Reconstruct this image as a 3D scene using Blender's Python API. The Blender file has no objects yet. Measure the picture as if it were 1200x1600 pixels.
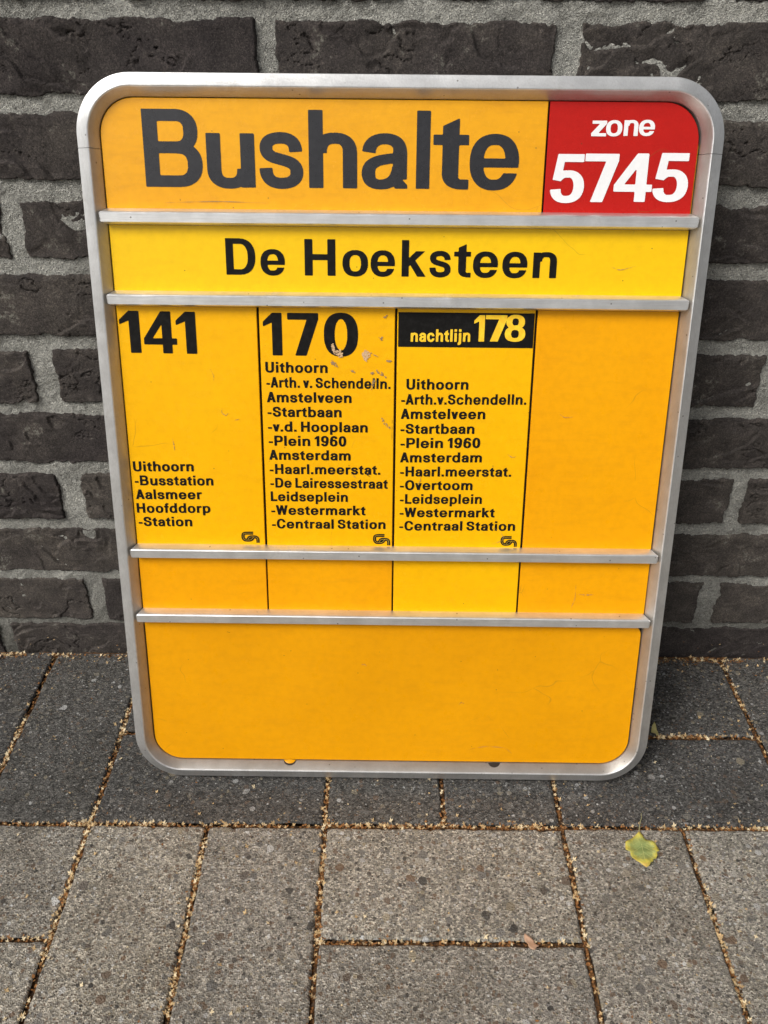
import bpy, bmesh, math, random
import numpy as np
from mathutils import Vector, Matrix

random.seed(7)
rng = np.random.default_rng(11)
scene = bpy.context.scene
C = scene.collection

# ------------------------------------------------------------------ camera
cam_d = bpy.data.cameras.new('camera')
cam_d.sensor_fit = 'VERTICAL'
cam_d.sensor_height = 36.0
cam_d.lens = 29.276
cam_d.clip_start = 0.01
cam_d.clip_end = 1000
cam = bpy.data.objects.new('camera', cam_d)
C.objects.link(cam)
cam.matrix_world = Matrix(((0.9999702, -0.0075095, -0.0017746, 0.2483838),
                           (0.0026316, 0.5480832, -0.8364197, -0.6862558),
                           (0.0072537, 0.8363901, 0.5480866, 0.6481403),
                           (0, 0, 0, 1)))
# local Z of the camera looks backwards, so the third column is the back axis
scene.camera = cam

# ------------------------------------------------------------------ sky, sun, exposure
SUN_EL, SUN_AZ = math.radians(46), math.radians(-46)   # azimuth counted from -Y towards +X
sdir = Vector((math.sin(SUN_AZ) * math.cos(SUN_EL), -math.cos(SUN_AZ) * math.cos(SUN_EL), math.sin(SUN_EL)))
world = bpy.data.worlds.new('World')
scene.world = world
world.use_nodes = True
wn = world.node_tree
sky = wn.nodes.new('ShaderNodeTexSky')
sky.sky_type = 'NISHITA'
sky.sun_disc = False
sky.sun_elevation = SUN_EL
sky.sun_rotation = math.atan2(sdir.x, sdir.y)
sky.air_density = 1.2
sky.dust_density = 6.0
sky.ozone_density = 1.0
hsv = wn.nodes.new('ShaderNodeHueSaturation')          # an overcast sky: nearly without colour
hsv.inputs['Saturation'].default_value = 0.22
wn.links.new(sky.outputs[0], hsv.inputs['Color'])
wn.links.new(hsv.outputs[0], wn.nodes['Background'].inputs[0])
wn.nodes['Background'].inputs[1].default_value = 0.105
sun_d = bpy.data.lights.new('sun', 'SUN')
sun_d.energy = 2.3
sun_d.angle = math.radians(26)
sun_d.color = (1.0, 0.965, 0.91)
sun = bpy.data.objects.new('sun', sun_d)
C.objects.link(sun)
sun.rotation_euler = sdir.to_track_quat('Z', 'Y').to_euler()
scene.view_settings.view_transform = 'Standard'
scene.view_settings.look = 'None'
scene.view_settings.gamma = 1
scene.view_settings.use_curve_mapping = False
scene.view_settings.exposure = 0.0

# ------------------------------------------------------------------ helpers
def tag(o, label=None, cat=None, kind=None, group=None):
    if label: o['label'] = label
    if cat: o['category'] = cat
    if kind: o['kind'] = kind
    if group: o['group'] = group
    return o

def link(o, parent=None):
    C.objects.link(o)
    if parent is not None: o.parent = parent
    return o

def empty(name, loc=(0, 0, 0)):
    o = bpy.data.objects.new(name, None)
    o.empty_display_size = 0.05
    o.location = loc
    return link(o)

def mesh_obj(name, verts, faces, mat, parent=None, smooth=False, mats=None, midx=None):
    me = bpy.data.meshes.new(name)
    me.from_pydata([tuple(map(float, v)) for v in verts] if not isinstance(verts, np.ndarray) else verts.tolist(), [],
                   faces.tolist() if isinstance(faces, np.ndarray) else faces)
    for m in (mats or [mat]): me.materials.append(m)
    if midx is not None: me.polygons.foreach_set('material_index', np.asarray(midx, dtype=np.int32))
    if smooth: me.polygons.foreach_set('use_smooth', [True] * len(me.polygons))
    me.update()
    return link(bpy.data.objects.new(name, me), parent)

def quad_obj(name, v, f, mat, parent=None):
    me = bpy.data.meshes.new(name)
    v = np.ascontiguousarray(v, dtype=np.float32); f = np.ascontiguousarray(f, dtype=np.int32)
    me.vertices.add(len(v)); me.vertices.foreach_set('co', v.ravel())
    me.loops.add(f.size); me.loops.foreach_set('vertex_index', f.ravel())
    me.polygons.add(len(f)); me.polygons.foreach_set('loop_start', np.arange(0, f.size, 4, dtype=np.int32))
    me.polygons.foreach_set('use_smooth', [True] * len(f))
    me.update(calc_edges=True); me.validate()
    me.materials.append(mat)
    return link(bpy.data.objects.new(name, me), parent)

def hsh(ix, iy, seed):
    h = (ix.astype(np.int64) * 374761393 + iy.astype(np.int64) * 668265263 + seed * 1442695041) & 0xffffffff
    h = ((h ^ (h >> 13)) * 1274126177) & 0xffffffff
    h = ((h ^ (h >> 16)) * 2246822519) & 0xffffffff
    return ((h ^ (h >> 15)) & 0xffff) / 65535.0

def vnoise(x, y, seed=0):
    x = np.asarray(x, float); y = np.asarray(y, float)
    ix, iy = np.floor(x), np.floor(y)
    fx, fy = x - ix, y - iy
    fx = fx * fx * fx * (fx * (fx * 6 - 15) + 10); fy = fy * fy * fy * (fy * (fy * 6 - 15) + 10)
    a, b = hsh(ix, iy, seed), hsh(ix + 1, iy, seed)
    c, d = hsh(ix, iy + 1, seed), hsh(ix + 1, iy + 1, seed)
    return ((a * (1 - fx) + b * fx) * (1 - fy) + (c * (1 - fx) + d * fx) * fy) * 2 - 1

def fbm(x, y, s, seed=0, octs=4):
    r = 0; a = 1; t = 0
    x = x * s; y = y * s
    for i in range(octs):
        r = r + a * vnoise(x, y, seed + i * 17); t += a
        x, y = x * 1.93 + y * 0.47 + 7.1, y * 1.93 - x * 0.47 + 3.3   # turned at every octave: no lattice shows
        a *= 0.52
    return r / t

def sstep(a, b, x):
    t = np.clip((x - a) / (b - a), 0, 1)
    return t * t * (3 - 2 * t)

def grid_faces(nx, ny):
    i, j = np.meshgrid(np.arange(nx - 1), np.arange(ny - 1), indexing='ij')
    a = (i * ny + j).ravel()
    return np.stack([a, a + ny, a + ny + 1, a + 1], 1)

# ------------------------------------------------------------------ material helpers
class NT:
    def __init__(s, name):
        s.m = bpy.data.materials.new(name); s.m.use_nodes = True
        s.t = s.m.node_tree; s.b = s.t.nodes['Principled BSDF']
        g = s.t.nodes.new('ShaderNodeNewGeometry'); s.pos = g.outputs['Position']
    def n(s, typ, **kw):
        o = s.t.nodes.new(typ)
        for k, v in kw.items(): setattr(o, k, v)
        return o
    def set(s, sock, v):
        if isinstance(v, bpy.types.NodeSocket): s.t.links.new(v, sock)
        else: sock.default_value = v
    def noise(s, scale, detail=3, rough=0.55, vec=None, out=0, dist=0.0):
        o = s.n('ShaderNodeTexNoise'); s.set(o.inputs['Vector'], vec or s.pos)
        o.inputs['Scale'].default_value = scale; o.inputs['Detail'].default_value = detail
        o.inputs['Roughness'].default_value = rough; o.inputs['Distortion'].default_value = dist
        return o.outputs[out]
    def vor(s, scale, vec=None, rnd=1.0, feature='F1'):
        o = s.n('ShaderNodeTexVoronoi', feature=feature); s.set(o.inputs['Vector'], vec or s.pos)
        o.inputs['Scale'].default_value = scale; o.inputs['Randomness'].default_value = rnd
        return o
    def ramp(s, fac, stops, interp='LINEAR'):
        o = s.n('ShaderNodeValToRGB'); s.set(o.inputs[0], fac); r = o.color_ramp; r.interpolation = interp
        while len(r.elements) < len(stops): r.elements.new(0.5)
        for e, (p, c) in zip(r.elements, stops):
            e.position = p; e.color = (c, c, c, 1) if not isinstance(c, tuple) else (*c, 1)
        return o.outputs[0]
    def mix(s, fac, a, b, mode='MIX'):
        o = s.n('ShaderNodeMix', data_type='RGBA', blend_type=mode)
        s.set(o.inputs[0], fac)
        for k, v in ((6, a), (7, b)): s.set(o.inputs[k], (*v, 1) if isinstance(v, tuple) and len(v) == 3 else v)
        return o.outputs[2]
    def math(s, op, a, b=0.0, c=0.0, clamp=False):
        o = s.n('ShaderNodeMath', operation=op, use_clamp=clamp)
        s.set(o.inputs[0], a); s.set(o.inputs[1], b); s.set(o.inputs[2], c)
        return o.outputs[0]
    def vmul(s, v):
        o = s.n('ShaderNodeVectorMath', operation='MULTIPLY'); s.set(o.inputs[0], s.pos); o.inputs[1].default_value = v
        return o.outputs[0]
    def warp(s, scale, amt, vec=None):
        nz = s.n('ShaderNodeTexNoise'); s.set(nz.inputs['Vector'], vec or s.pos); nz.inputs['Scale'].default_value = scale
        nz.inputs['Detail'].default_value = 2
        a = s.n('ShaderNodeVectorMath', operation='MULTIPLY_ADD'); s.set(a.inputs[0], nz.outputs[1]); a.inputs[1].default_value = (amt,) * 3
        s.set(a.inputs[2], vec or s.pos)
        return a.outputs[0]
    def bump(s, h, dist, strength=1.0, prev=None):
        o = s.n('ShaderNodeBump'); s.set(o.inputs['Height'], h)
        o.inputs['Distance'].default_value = dist; o.inputs['Strength'].default_value = strength
        if prev is not None: s.set(o.inputs['Normal'], prev)
        return o.outputs[0]
    def out(s, color=None, rough=None, normal=None, metal=None, spec=None):
        for k, v in (('Base Color', color), ('Roughness', rough), ('Normal', normal), ('Metallic', metal), ('Specular IOR Level', spec)):
            if v is not None: s.set(s.b.inputs[k], (*v, 1) if isinstance(v, tuple) and len(v) == 3 else v)
        return s.m
    def rnd(s):
        return s.n('ShaderNodeObjectInfo').outputs['Random']

def mat_brick():
    t = NT('brick')
    base = t.ramp(t.noise(48, 6, 0.7), [(0.3, (0.056, 0.0500, 0.0475)), (0.5, (0.086, 0.0770, 0.0720)), (0.7, (0.128, 0.114, 0.104))])
    tint = t.ramp(t.rnd(), [(0, (0.74, 0.71, 0.73)), (0.5, (1.0, 0.98, 0.96)), (1, (1.20, 1.18, 1.12))])
    col = t.mix(1.0, base, tint, 'MULTIPLY')
    patch = t.ramp(t.noise(16, 4, 0.65), [(0.35, (0.82, 0.80, 0.82)), (0.65, (1.18, 1.17, 1.12))])
    col = t.mix(1.0, col, patch, 'MULTIPLY')
    g = t.vor(1100)
    sp = t.ramp(g.outputs['Color'], [(0.0, (0.50, 0.50, 0.50)), (0.6, (1.0, 1.0, 1.0)), (1.0, (1.7, 1.65, 1.58))])
    col = t.mix(1.0, col, sp, 'MULTIPLY')
    speck = t.ramp(t.noise(700, 2, 0.6), [(0.66, 0.0), (0.72, 1.0)])
    col = t.mix(t.math('MULTIPLY', speck, 0.55), col, (0.20, 0.18, 0.15))
    # mortar smears
    sm = t.math('MULTIPLY', t.ramp(t.noise(24, 5, 0.75), [(0.58, 0.0), (0.63, 1.0)]), t.ramp(t.noise(300, 4, 0.75), [(0.50, 0.0), (0.58, 1.0)]))
    col = t.mix(t.math('MULTIPLY', sm, 0.8), col, (0.27, 0.26, 0.22))
    n1 = t.bump(t.noise(520, 5, 0.8), 0.0020, 0.9)
    n2 = t.bump(t.noise(1300, 4, 0.75), 0.0012, 1.0, n1)
    return t.out(col, 0.9, n2, spec=0.25)

def mat_mortar():
    t = NT('mortar')
    base = t.ramp(t.noise(34, 5, 0.6), [(0.3, (0.35, 0.345, 0.322)), (0.5, (0.49, 0.484, 0.452)), (0.75, (0.60, 0.59, 0.55))])
    g = t.vor(1050)
    sp = t.ramp(g.outputs['Color'], [(0.0, (0.38, 0.37, 0.36)), (0.3, (0.85, 0.85, 0.83)), (0.6, (1.02, 1.02, 1.0)), (1.0, (1.6, 1.58, 1.5))])
    col = t.mix(1.0, base, sp, 'MULTIPLY')
    # darker, browner tone low on the wall, with a ragged top
    sep = t.n('ShaderNodeSeparateXYZ'); t.set(sep.inputs[0], t.pos)
    low = t.ramp(t.math('ADD', sep.outputs[2], t.math('MULTIPLY', t.noise(22, 4, 0.6), 0.12)), [(0.06, 1.0), (0.17, 0.0)])
    col = t.mix(t.math('MULTIPLY', low, 0.68), col, (0.062, 0.058, 0.043))
    n1 = t.bump(t.noise(420, 5, 0.75), 0.0032, 1.0)
    n2 = t.bump(g.outputs['Distance'], 0.0016, 1.0, n1)
    return t.out(col, 0.95, n2, spec=0.2)

def mat_paver(name, lo, hi, amt, sand):
    t = NT(name)
    def v2(scale, vec):
        o = t.vor(scale, vec); o.voronoi_dimensions = '2D'
        c = t.n('ShaderNodeSeparateColor'); t.set(c.inputs[0], o.outputs['Color'])
        return o.outputs['Distance'], c.outputs[0], c.outputs[1], c.outputs[2]
    base = t.ramp(t.noise(40, 6, 0.7), [(0.3, lo), (0.7, hi)])
    tint = t.ramp(t.rnd(), [(0, (0.86, 0.86, 0.87)), (0.5, (1.0, 1.0, 0.99)), (1, (1.10, 1.08, 1.04))])
    col = t.mix(1.0, base, tint, 'MULTIPLY')
    w = t.warp(500, 0.0012)
    d0, a0, b0, c0 = v2(700, w)             # sand grains
    sp = t.ramp(a0, [(0.0, (1 - sand,) * 3), (0.25, (1 - sand * .45,) * 3), (0.6, (1.03,) * 3), (0.85, (1 + sand * .7,) * 3), (1.0, (1 + sand * 1.7,) * 3)])
    col = t.mix(1.0, col, sp, 'MULTIPLY')
    h = None
    pal = [(0.0, (0.040, 0.038, 0.037)), (0.10, (0.085, 0.078, 0.070)), (0.24, (0.20, 0.13, 0.085)), (0.40, (0.13, 0.125, 0.12)), (0.55, (0.24, 0.225, 0.20)), (0.70, (0.17, 0.165, 0.16)), (0.82, (0.34, 0.29, 0.20)), (0.93, (0.42, 0.41, 0.40)), (1.0, (0.66, 0.66, 0.65))]
    for sc, prob, r0, r1, wob in ((400, 0.65, 0.30, 0.35, 0.0012), (200, 0.34, 0.24, 0.34, 0.0022), (98, 0.18, 0.20, 0.36, 0.0038)):
        d, a, b_, c = v2(sc, t.warp(1.6 * sc, wob))
        rad = t.math('MULTIPLY_ADD', c, r1, r0 * 0.5)
        ins = t.ramp(t.math('SUBTRACT', rad, d), [(0.0, 0.0), (0.05, 1.0)])
        m = t.math('MULTIPLY', t.math('LESS_THAN', a, prob * amt), ins)
        k = t.ramp(b_, pal)
        k = t.mix(t.math('MULTIPLY_ADD', t.noise(900, 3, 0.7), 0.25, 0.0 if amt > .9 else 0.30), k, col)
        col = t.mix(m, col, k)
        h = m if h is None else t.math('ADD', h, m)
    stain = t.ramp(t.noise(9, 6, 0.78), [(0.34, (0.72, 0.70, 0.67)), (0.48, (0.96, 0.96, 0.95)), (0.62, (1.08, 1.08, 1.08))])
    col = t.mix(1.0, col, stain, 'MULTIPLY')
    n1 = t.bump(t.noise(330, 6, 0.75), 0.0026, 0.8)
    n2 = t.bump(d0, 0.0014, 0.8, n1)
    n3 = t.bump(h, 0.0003, 0.5, n2)
    return t.out(col, 0.88, n3, spec=0.25)

def mat_soil():
    t = NT('joint_soil')
    col = t.ramp(t.noise(330, 4, 0.75), [(0.32, (0.016, 0.010, 0.006)), (0.46, (0.075, 0.034, 0.012)), (0.60, (0.21, 0.095, 0.026)), (0.75, (0.36, 0.20, 0.08))])
    return t.out(col, 0.95, t.bump(t.noise(420, 4, 0.7), 0.003, 1.0))

def mat_simple(name, col, rough=0.7, var=0.25, sc=600, metal=0.0, spec=0.4):
    t = NT(name)
    c = t.mix(t.noise(sc, 3, 0.6), tuple(x * (1 - var) for x in col), tuple(min(1, x * (1 + var)) for x in col))
    return t.out(c, rough, None, metal, spec)

def mat_panel(name, col, col2, rough=0.26, dirt=0.35, spec=0.2):
    t = NT(name)
    c = t.mix(t.ramp(t.noise(9, 3, 0.5), [(0.35, 0.0), (0.65, 1.0)]), col, col2)
    mott = t.ramp(t.noise(170, 4, 0.65), [(0.3, (0.93, 0.92, 0.9)), (0.6, (1, 1, 1))])
    c = t.mix(1.0, c, mott, 'MULTIPLY')
    # rain-washed grime in horizontal wisps, fly specks, fine scratches
    wisps = t.math('MULTIPLY', t.ramp(t.noise(30, 5, 0.7, t.vmul((1, 1, 5))), [(0.50, 0.0), (0.72, 1.0)]), dirt * 0.9)
    c = t.mix(wisps, c, tuple(x * 0.62 for x in (col[0], col[1] * 0.92, col[2] + 0.01)))
    v = t.vor(150)
    cc = t.n('ShaderNodeSeparateColor'); t.set(cc.inputs[0], v.outputs['Color'])
    spk = t.math('MULTIPLY', t.math('LESS_THAN', cc.outputs[0], 0.08), t.ramp(v.outputs['Distance'], [(0.05, 1.0), (0.09, 0.0)]))
    c = t.mix(t.math('MULTIPLY', spk, 0.75), c, (0.10, 0.05, 0.02))
    w = t.warp(24, 0.03)
    v2 = t.vor(16, w, feature='DISTANCE_TO_EDGE')
    scr = t.math('MULTIPLY', t.ramp(v2.outputs['Distance'], [(0.0, 1.0), (0.006, 0.0)]), t.ramp(t.noise(17, 2), [(0.60, 0.0), (0.66, 0.35)]))
    c = t.mix(scr, c, (0.16, 0.09, 0.02))
    r = t.math('MULTIPLY_ADD', t.noise(60, 4, 0.65), 0.22, rough - 0.11)
    n = t.bump(t.noise(38, 3, 0.5), 0.0004, 0.35)
    n = t.bump(t.noise(420, 2, 0.5), 0.00006, 0.35, n)
    return t.out(c, r, n, spec=spec)

def mat_letter(name, col, rough=0.38, spec=0.10):
    t = NT(name)
    c = t.mix(t.ramp(t.noise(240, 4, 0.7), [(0.45, 0.0), (0.8, 0.6)]), col, tuple(min(0.9, x * 1.6 + 0.01) for x in col))
    return t.out(c, t.math('MULTIPLY_ADD', t.noise(90, 3), 0.2, rough - 0.1), t.bump(t.noise(420, 2), 0.00006, 0.35), spec=spec)

def mat_alu(name, vec, tone, inner_shade=0.0):
    t = NT(name)
    br = t.noise(900, 3, 0.6, t.vmul(vec))
    blot = t.noise(45, 5, 0.7)
    c = t.mix(t.ramp(blot, [(0.35, 0.0), (0.7, 1.0)]), tuple(x * tone for x in (0.66, 0.66, 0.655)), tuple(x * tone for x in (0.80, 0.80, 0.795)))
    c = t.mix(t.math('MULTIPLY', t.ramp(br, [(0.45, 0.0), (0.75, 1.0)]), 0.35), c, tuple(x * tone for x in (0.50, 0.49, 0.47)))
    if inner_shade: c = t.mix(t.math('MULTIPLY', t.ramp(t.noise(60, 4, 0.7), [(0.25, 0.6), (0.7, 1.0)]), inner_shade), c, (0.33, 0.275, 0.20))  # mixes in brown: painted shade of the inner faces
    v = t.vor(210); cc = t.n('ShaderNodeSeparateColor'); t.set(cc.inputs[0], v.outputs['Color'])
    pit = t.math('MULTIPLY', t.math('LESS_THAN', cc.outputs[0], 0.09), t.ramp(v.outputs['Distance'], [(0.10, 1.0), (0.17, 0.0)]))
    c = t.mix(t.math('MULTIPLY', pit, 0.7), c, (0.10, 0.085, 0.06))
    drt = t.math('MULTIPLY', t.ramp(t.noise(24, 5, 0.75), [(0.60, 0.0), (0.78, 1.0)]), 0.5)
    c = t.mix(drt, c, (0.26, 0.21, 0.15))
    r = t.math('MULTIPLY_ADD', blot, 0.16, 0.30)
    n = t.bump(br, 0.00016, 0.6)
    n = t.bump(pit, 0.0002, -0.5, n)
    m = t.math('SUBTRACT', 0.86, t.math('MULTIPLY', drt, 0.8))
    return t.out(c, r, n, m, spec=0.5)

M = {}
M['brick'] = mat_brick()
M['mortar'] = mat_mortar()
M['paver_light'] = mat_paver('grey_concrete', (0.285, 0.264, 0.228), (0.385, 0.357, 0.312), 1.0, 0.62)
M['paver_dark'] = mat_paver('anthracite_concrete', (0.078, 0.075, 0.071), (0.116, 0.111, 0.105), 0.85, 0.68)
M['soil'] = mat_soil()
M['ground'] = mat_simple('distant_ground', (0.16, 0.155, 0.145), 0.9, 0.2, 3)
M['tan'] = mat_simple('tan_bract', (0.55, 0.39, 0.20), 0.8, 0.3, 300)
M['pale'] = mat_simple('pale_bract', (0.68, 0.56, 0.36), 0.8, 0.2, 300)
M['rust'] = mat_simple('rust_brown_litter', (0.26, 0.115, 0.035), 0.85, 0.4, 300)
M['dark_litter'] = mat_simple('dark_brown_litter', (0.055, 0.030, 0.014), 0.9, 0.4, 300)
M['black'] = mat_letter('black_print', (0.008, 0.0075, 0.007))
M['black_gloss'] = mat_letter('glossy_black_print', (0.014, 0.014, 0.017), 0.28, 0.55)
M['white'] = mat_letter('white_print', (0.80, 0.80, 0.81), 0.4)
M['yprint'] = mat_letter('yellow_print', (0.88, 0.52, 0.03), 0.4)
M['gap'] = mat_simple('dark_backing', (0.022, 0.014, 0.008), 0.8, 0.3)
M['header'] = mat_panel('header_yellow', (0.80, 0.36, 0.003), (0.83, 0.39, 0.004), 0.26, 0.3, 0.42)
M['red'] = mat_panel('zone_red', (0.47, 0.012, 0.008), (0.43, 0.010, 0.008), 0.28, 0.15)
M['bright'] = mat_panel('bright_yellow', (0.88, 0.54, 0.002), (0.88, 0.52, 0.002), 0.22, 0.16, 0.32)
M['line'] = mat_panel('line_yellow', (0.88, 0.43, 0.001), (0.88, 0.455, 0.0015), 0.26, 0.14)
M['line2'] = mat_panel('line_yellow_new', (0.88, 0.45, 0.001), (0.88, 0.475, 0.0015), 0.26, 0.12)
M['orange'] = mat_panel('orange_yellow', (0.82, 0.345, 0.001), (0.84, 0.365, 0.0015), 0.30, 0.2)
M['orange2'] = mat_panel('deep_orange_yellow', (0.71, 0.300, 0.001), (0.77, 0.330, 0.0015), 0.30, 0.16)
M['alu_h'] = mat_alu('aluminium_bar', (0.04, 1, 1), 1.12)
M['alu'] = mat_alu('aluminium_frame', (1, 1, 0.06), 1.05)
M['alu_inner'] = mat_alu('shaded_inner_aluminium', (1, 1, 0.06), 0.95, 0.55)  # inner slopes: mostly their shade put into the colour, with mild tarnish
M['scrape'] = mat_simple('scraped_print', (0.30, 0.20, 0.11), 0.8, 0.55, 900)
M['scrape_pale'] = mat_simple('scraped_pale', (0.60, 0.40, 0.22), 0.8, 0.35, 900)

# ------------------------------------------------------------------ the brick wall
YW = 0.015                                # mean plane of the brick faces
WX0, WX1 = -0.72, 1.26
row_z = [(-0.0150, 0.0360), (0.0440, 0.0990), (0.1100, 0.1635), (0.1768, 0.2290), (0.2420, 0.2950), (0.3070, 0.3580),
         (0.3725, 0.4258), (0.4395, 0.4870), (0.5030, 0.5523), (0.5645, 0.6150), (0.6275, 0.6790)]
z = 0.6925
while z < 1.0:
    row_z.append((z, z + 0.0512)); z += 0.0645

def wall_height(x, zz, seed):
    """how far the split face of a brick stands out, in metres"""
    rs = np.random.default_rng(seed)
    big = fbm(x, zz, 20, seed, 3) * 0.0011
    mid = fbm(x, zz, 130, seed + 3, 3) * 0.0003 + fbm(x, zz, 500, seed + 4, 3) * 0.00030
    wob = fbm(x, zz, 15, seed + 5, 3)
    fine = fbm(x, zz, 60, seed + 8, 4)
    out = big + mid * 0.8
    # flakes: sharp-lipped steps running aslant, each dying out at its ends
    for q in range(3):
        a = rs.uniform(-0.75, 0.75); fr_ = rs.uniform(22, 48)
        lay = (zz * math.cos(a) - x * math.sin(a)) * fr_ + wob * rs.uniform(1.0, 2.0) + fine * 0.22 + rs.uniform(0, 1)
        fr = lay - np.floor(lay)
        ledge = fr - sstep(0.945, 1.0, fr) * fr
        patch = sstep(0.02 + 0.06 * q, 0.26 + 0.06 * q, fbm(x + 3.1 * q, zz, 19 + 7 * q, seed + 9 + q, 3))
        out = out + (ledge - 0.5) * (0.0036, 0.0026, 0.0014)[q] * patch
    for q in range(2):
        c_ = np.abs(fbm(x, zz * (1.4 + q), 17 + 9 * q, seed + 30 + 5 * q, 5))
        out = out - sstep(0.020, 0.0, c_) * sstep(0.05, 0.3, fbm(x, zz, 16, seed + 31 + q, 2)) * 0.0026
    pits = sstep(0.55, 0.75, fbm(x, zz, 260, seed + 60, 2)) * 0.0004
    return out - pits

wall = tag(empty('brick_wall', (0.25, YW, 0)), 'dark brown split face brick wall with thick grey mortar joints, behind the yellow sign', 'wall')
LB = 0.2207
def brick_mesh(x0, x1, z0, z1, seed, step, wild=1.0):
    nx = max(8, int((x1 - x0) / step)); nz = max(5, int((z1 - z0) / step))
    X, Z = np.meshgrid(np.linspace(0, 1, nx), np.linspace(0, 1, nz), indexing='ij')
    x = x0 + X * (x1 - x0); zz = z0 + Z * (z1 - z0)
    e = np.minimum(np.minimum(x - x0, x1 - x), np.minimum(zz - z0, z1 - zz))
    ex = np.minimum(x - x0, x1 - x); ez = np.minimum(zz - z0, z1 - zz)
    rr = 0.0025                                                 # rounded arris
    e = np.where((ex < rr) & (ez < rr), rr - np.sqrt((rr - ex) ** 2 + (rr - ez) ** 2), e)
    en = e + (fbm(x, zz, 60, seed + 40, 4) * 0.0030 + fbm(x, zz, 300, seed + 44, 3) * 0.0014) * wild + 0.0002
    fall = sstep(0.0, 0.0026, en)
    h = wall_height(x, zz, seed)
    out = h * sstep(0, 0.006, e) - (1 - fall) * 0.0105
    y = -out
    v = np.stack([x, y, zz], -1).reshape(-1, 3)
    f = grid_faces(nx, nz)
    # skirt back into the wall
    idx = np.arange(nx * nz).reshape(nx, nz)
    ring = np.concatenate([idx[:, 0], idx[-1, 1:], idx[-2::-1, -1], idx[0, -2:0:-1]])
    b = v[ring].copy(); b[:, 1] = 0.05
    n0 = len(v); k = len(ring)
    j = np.arange(k)
    s = np.stack([ring, n0 + j, n0 + (j + 1) % k, ring[(j + 1) % k]], 1)
    return np.concatenate([v, b]), np.concatenate([f, s])

XS0 = 0.1603 - 4 * LB
shared = []
for k in range(5):
    v, f = brick_mesh(-0.1025, 0.1025, -0.0255, 0.0255, 900 + k, 0.006)
    me = bpy.data.meshes.new('brick'); me.from_pydata(v.tolist(), [], f.tolist()); me.materials.append(M['brick'])
    me.polygons.foreach_set('use_smooth', [True] * len(me.polygons)); shared.append(me)
dbl = []
for r, (z0, z1) in enumerate(row_z):
    off = 0.0 if r % 2 == 1 else 0.5
    for k in range(-1, 10):
        xj0 = XS0 + (k + off) * LB; xj1 = xj0 + LB
        if xj1 < WX0 + 0.05 or xj0 > WX1 - 0.05: continue
        jw = 0.0083 + random.uniform(-0.0012, 0.0018)
        x0 = xj0 + jw + random.uniform(-.0015, .0015); x1 = xj1 - jw + random.uniform(-.0015, .0015)
        dz0, dz1 = random.uniform(-.0013, .0010), random.uniform(-.0010, .0013)
        seen = x1 > -0.22 and x0 < 0.74 and z0 < 0.66
        cx, cz = (x0 + x1) / 2, (z0 + z1) / 2
        if seen:
            v, f = brick_mesh(x0 - 0.001, x1 + 0.001, z0 + dz0 - 0.001, z1 + dz1 + 0.001, r * 37 + k * 11 + 5, 0.00095)
            v = v - np.array([cx, 0, cz])
            o = quad_obj('brick', v, f, M['brick'], wall)
        else:
            o = link(bpy.data.objects.new('brick', random.choice(shared)), wall)
        y = YW + random.uniform(-0.0012, 0.0012)
        o.location = (cx - 0.25, y - YW, cz)
        o.rotation_euler = (random.uniform(-.008, .008), random.uniform(-.006, .006) if not seen else random.uniform(-.004, .004), random.uniform(-.006, .006))

def mortar_depth(x, zz):
    return fbm(x, zz, 38, 77, 4) * 0.0022 + fbm(x, zz, 330, 80, 3) * 0.0011
xs = np.arange(-0.26, 0.78, 0.0020); zs = np.arange(-0.03, 0.72, 0.0020)
X, Z = np.meshgrid(xs, zs, indexing='ij')
v = np.stack([X - 0.25, 0.0030 - mortar_depth(X, Z), Z], -1).reshape(-1, 3)
o = quad_obj('mortar', v, grid_faces(len(xs), len(zs)), M['mortar'], wall); tag(o, kind='stuff')
# mortar body behind and around, one slab of coarse sheet
bm = bmesh.new()
def bbox(bm, x0, x1, y0, y1, z0, z1):
    vs = [bm.verts.new((x, y, zz)) for x in (x0, x1) for y in (y0, y1) for zz in (z0, z1)]
    for q in ((0, 1, 3, 2), (4, 6, 7, 5), (0, 4, 5, 1), (2, 3, 7, 6), (0, 2, 6, 4), (1, 5, 7, 3)):
        bm.faces.new([vs[i] for i in q])
def bm_obj(name, bm, mat, parent=None, smooth=False):
    bmesh.ops.recalc_face_normals(bm, faces=bm.faces)
    me = bpy.data.meshes.new(name); bm.to_mesh(me); bm.free(); me.materials.append(mat)
    if smooth: me.polygons.foreach_set('use_smooth', [True] * len(me.polygons))
    return link(bpy.data.objects.new(name, me), parent)
bbox(bm, -3.5, 3.5, 0.0075, 0.20, -0.3, 2.6)
bm_obj('mortar_core', bm, M['mortar'], wall)
bm = bmesh.new()                                                # the brickwork outside the near part
zz = row_z[-1][1] + 0.0133; rr = len(row_z)
rows = [(a, b, i) for i, (a, b) in enumerate(row_z)]
while zz < 2.55:
    rows.append((zz, zz + 0.0512, rr)); zz += 0.0645; rr += 1
for (a, b, i) in rows:
    off = 0.0 if i % 2 == 1 else 0.5
    for k in range(-13, 22):
        xj0 = XS0 + (k + off) * LB; xj1 = xj0 + LB
        inner = not (xj1 < WX0 + 0.05 or xj0 > WX1 - 0.05) and i < len(row_z) and -1 <= k <= 9
        if inner or xj0 < -3.0 or xj1 > 3.7: continue
        bbox(bm, xj0 - 0.25 + 0.0075, xj1 - 0.25 - 0.0075, random.uniform(-.002, .001), 0.05, a, b)
tag(bm_obj('outer_bricks', bm, M['brick'], wall), kind='stuff')

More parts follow.
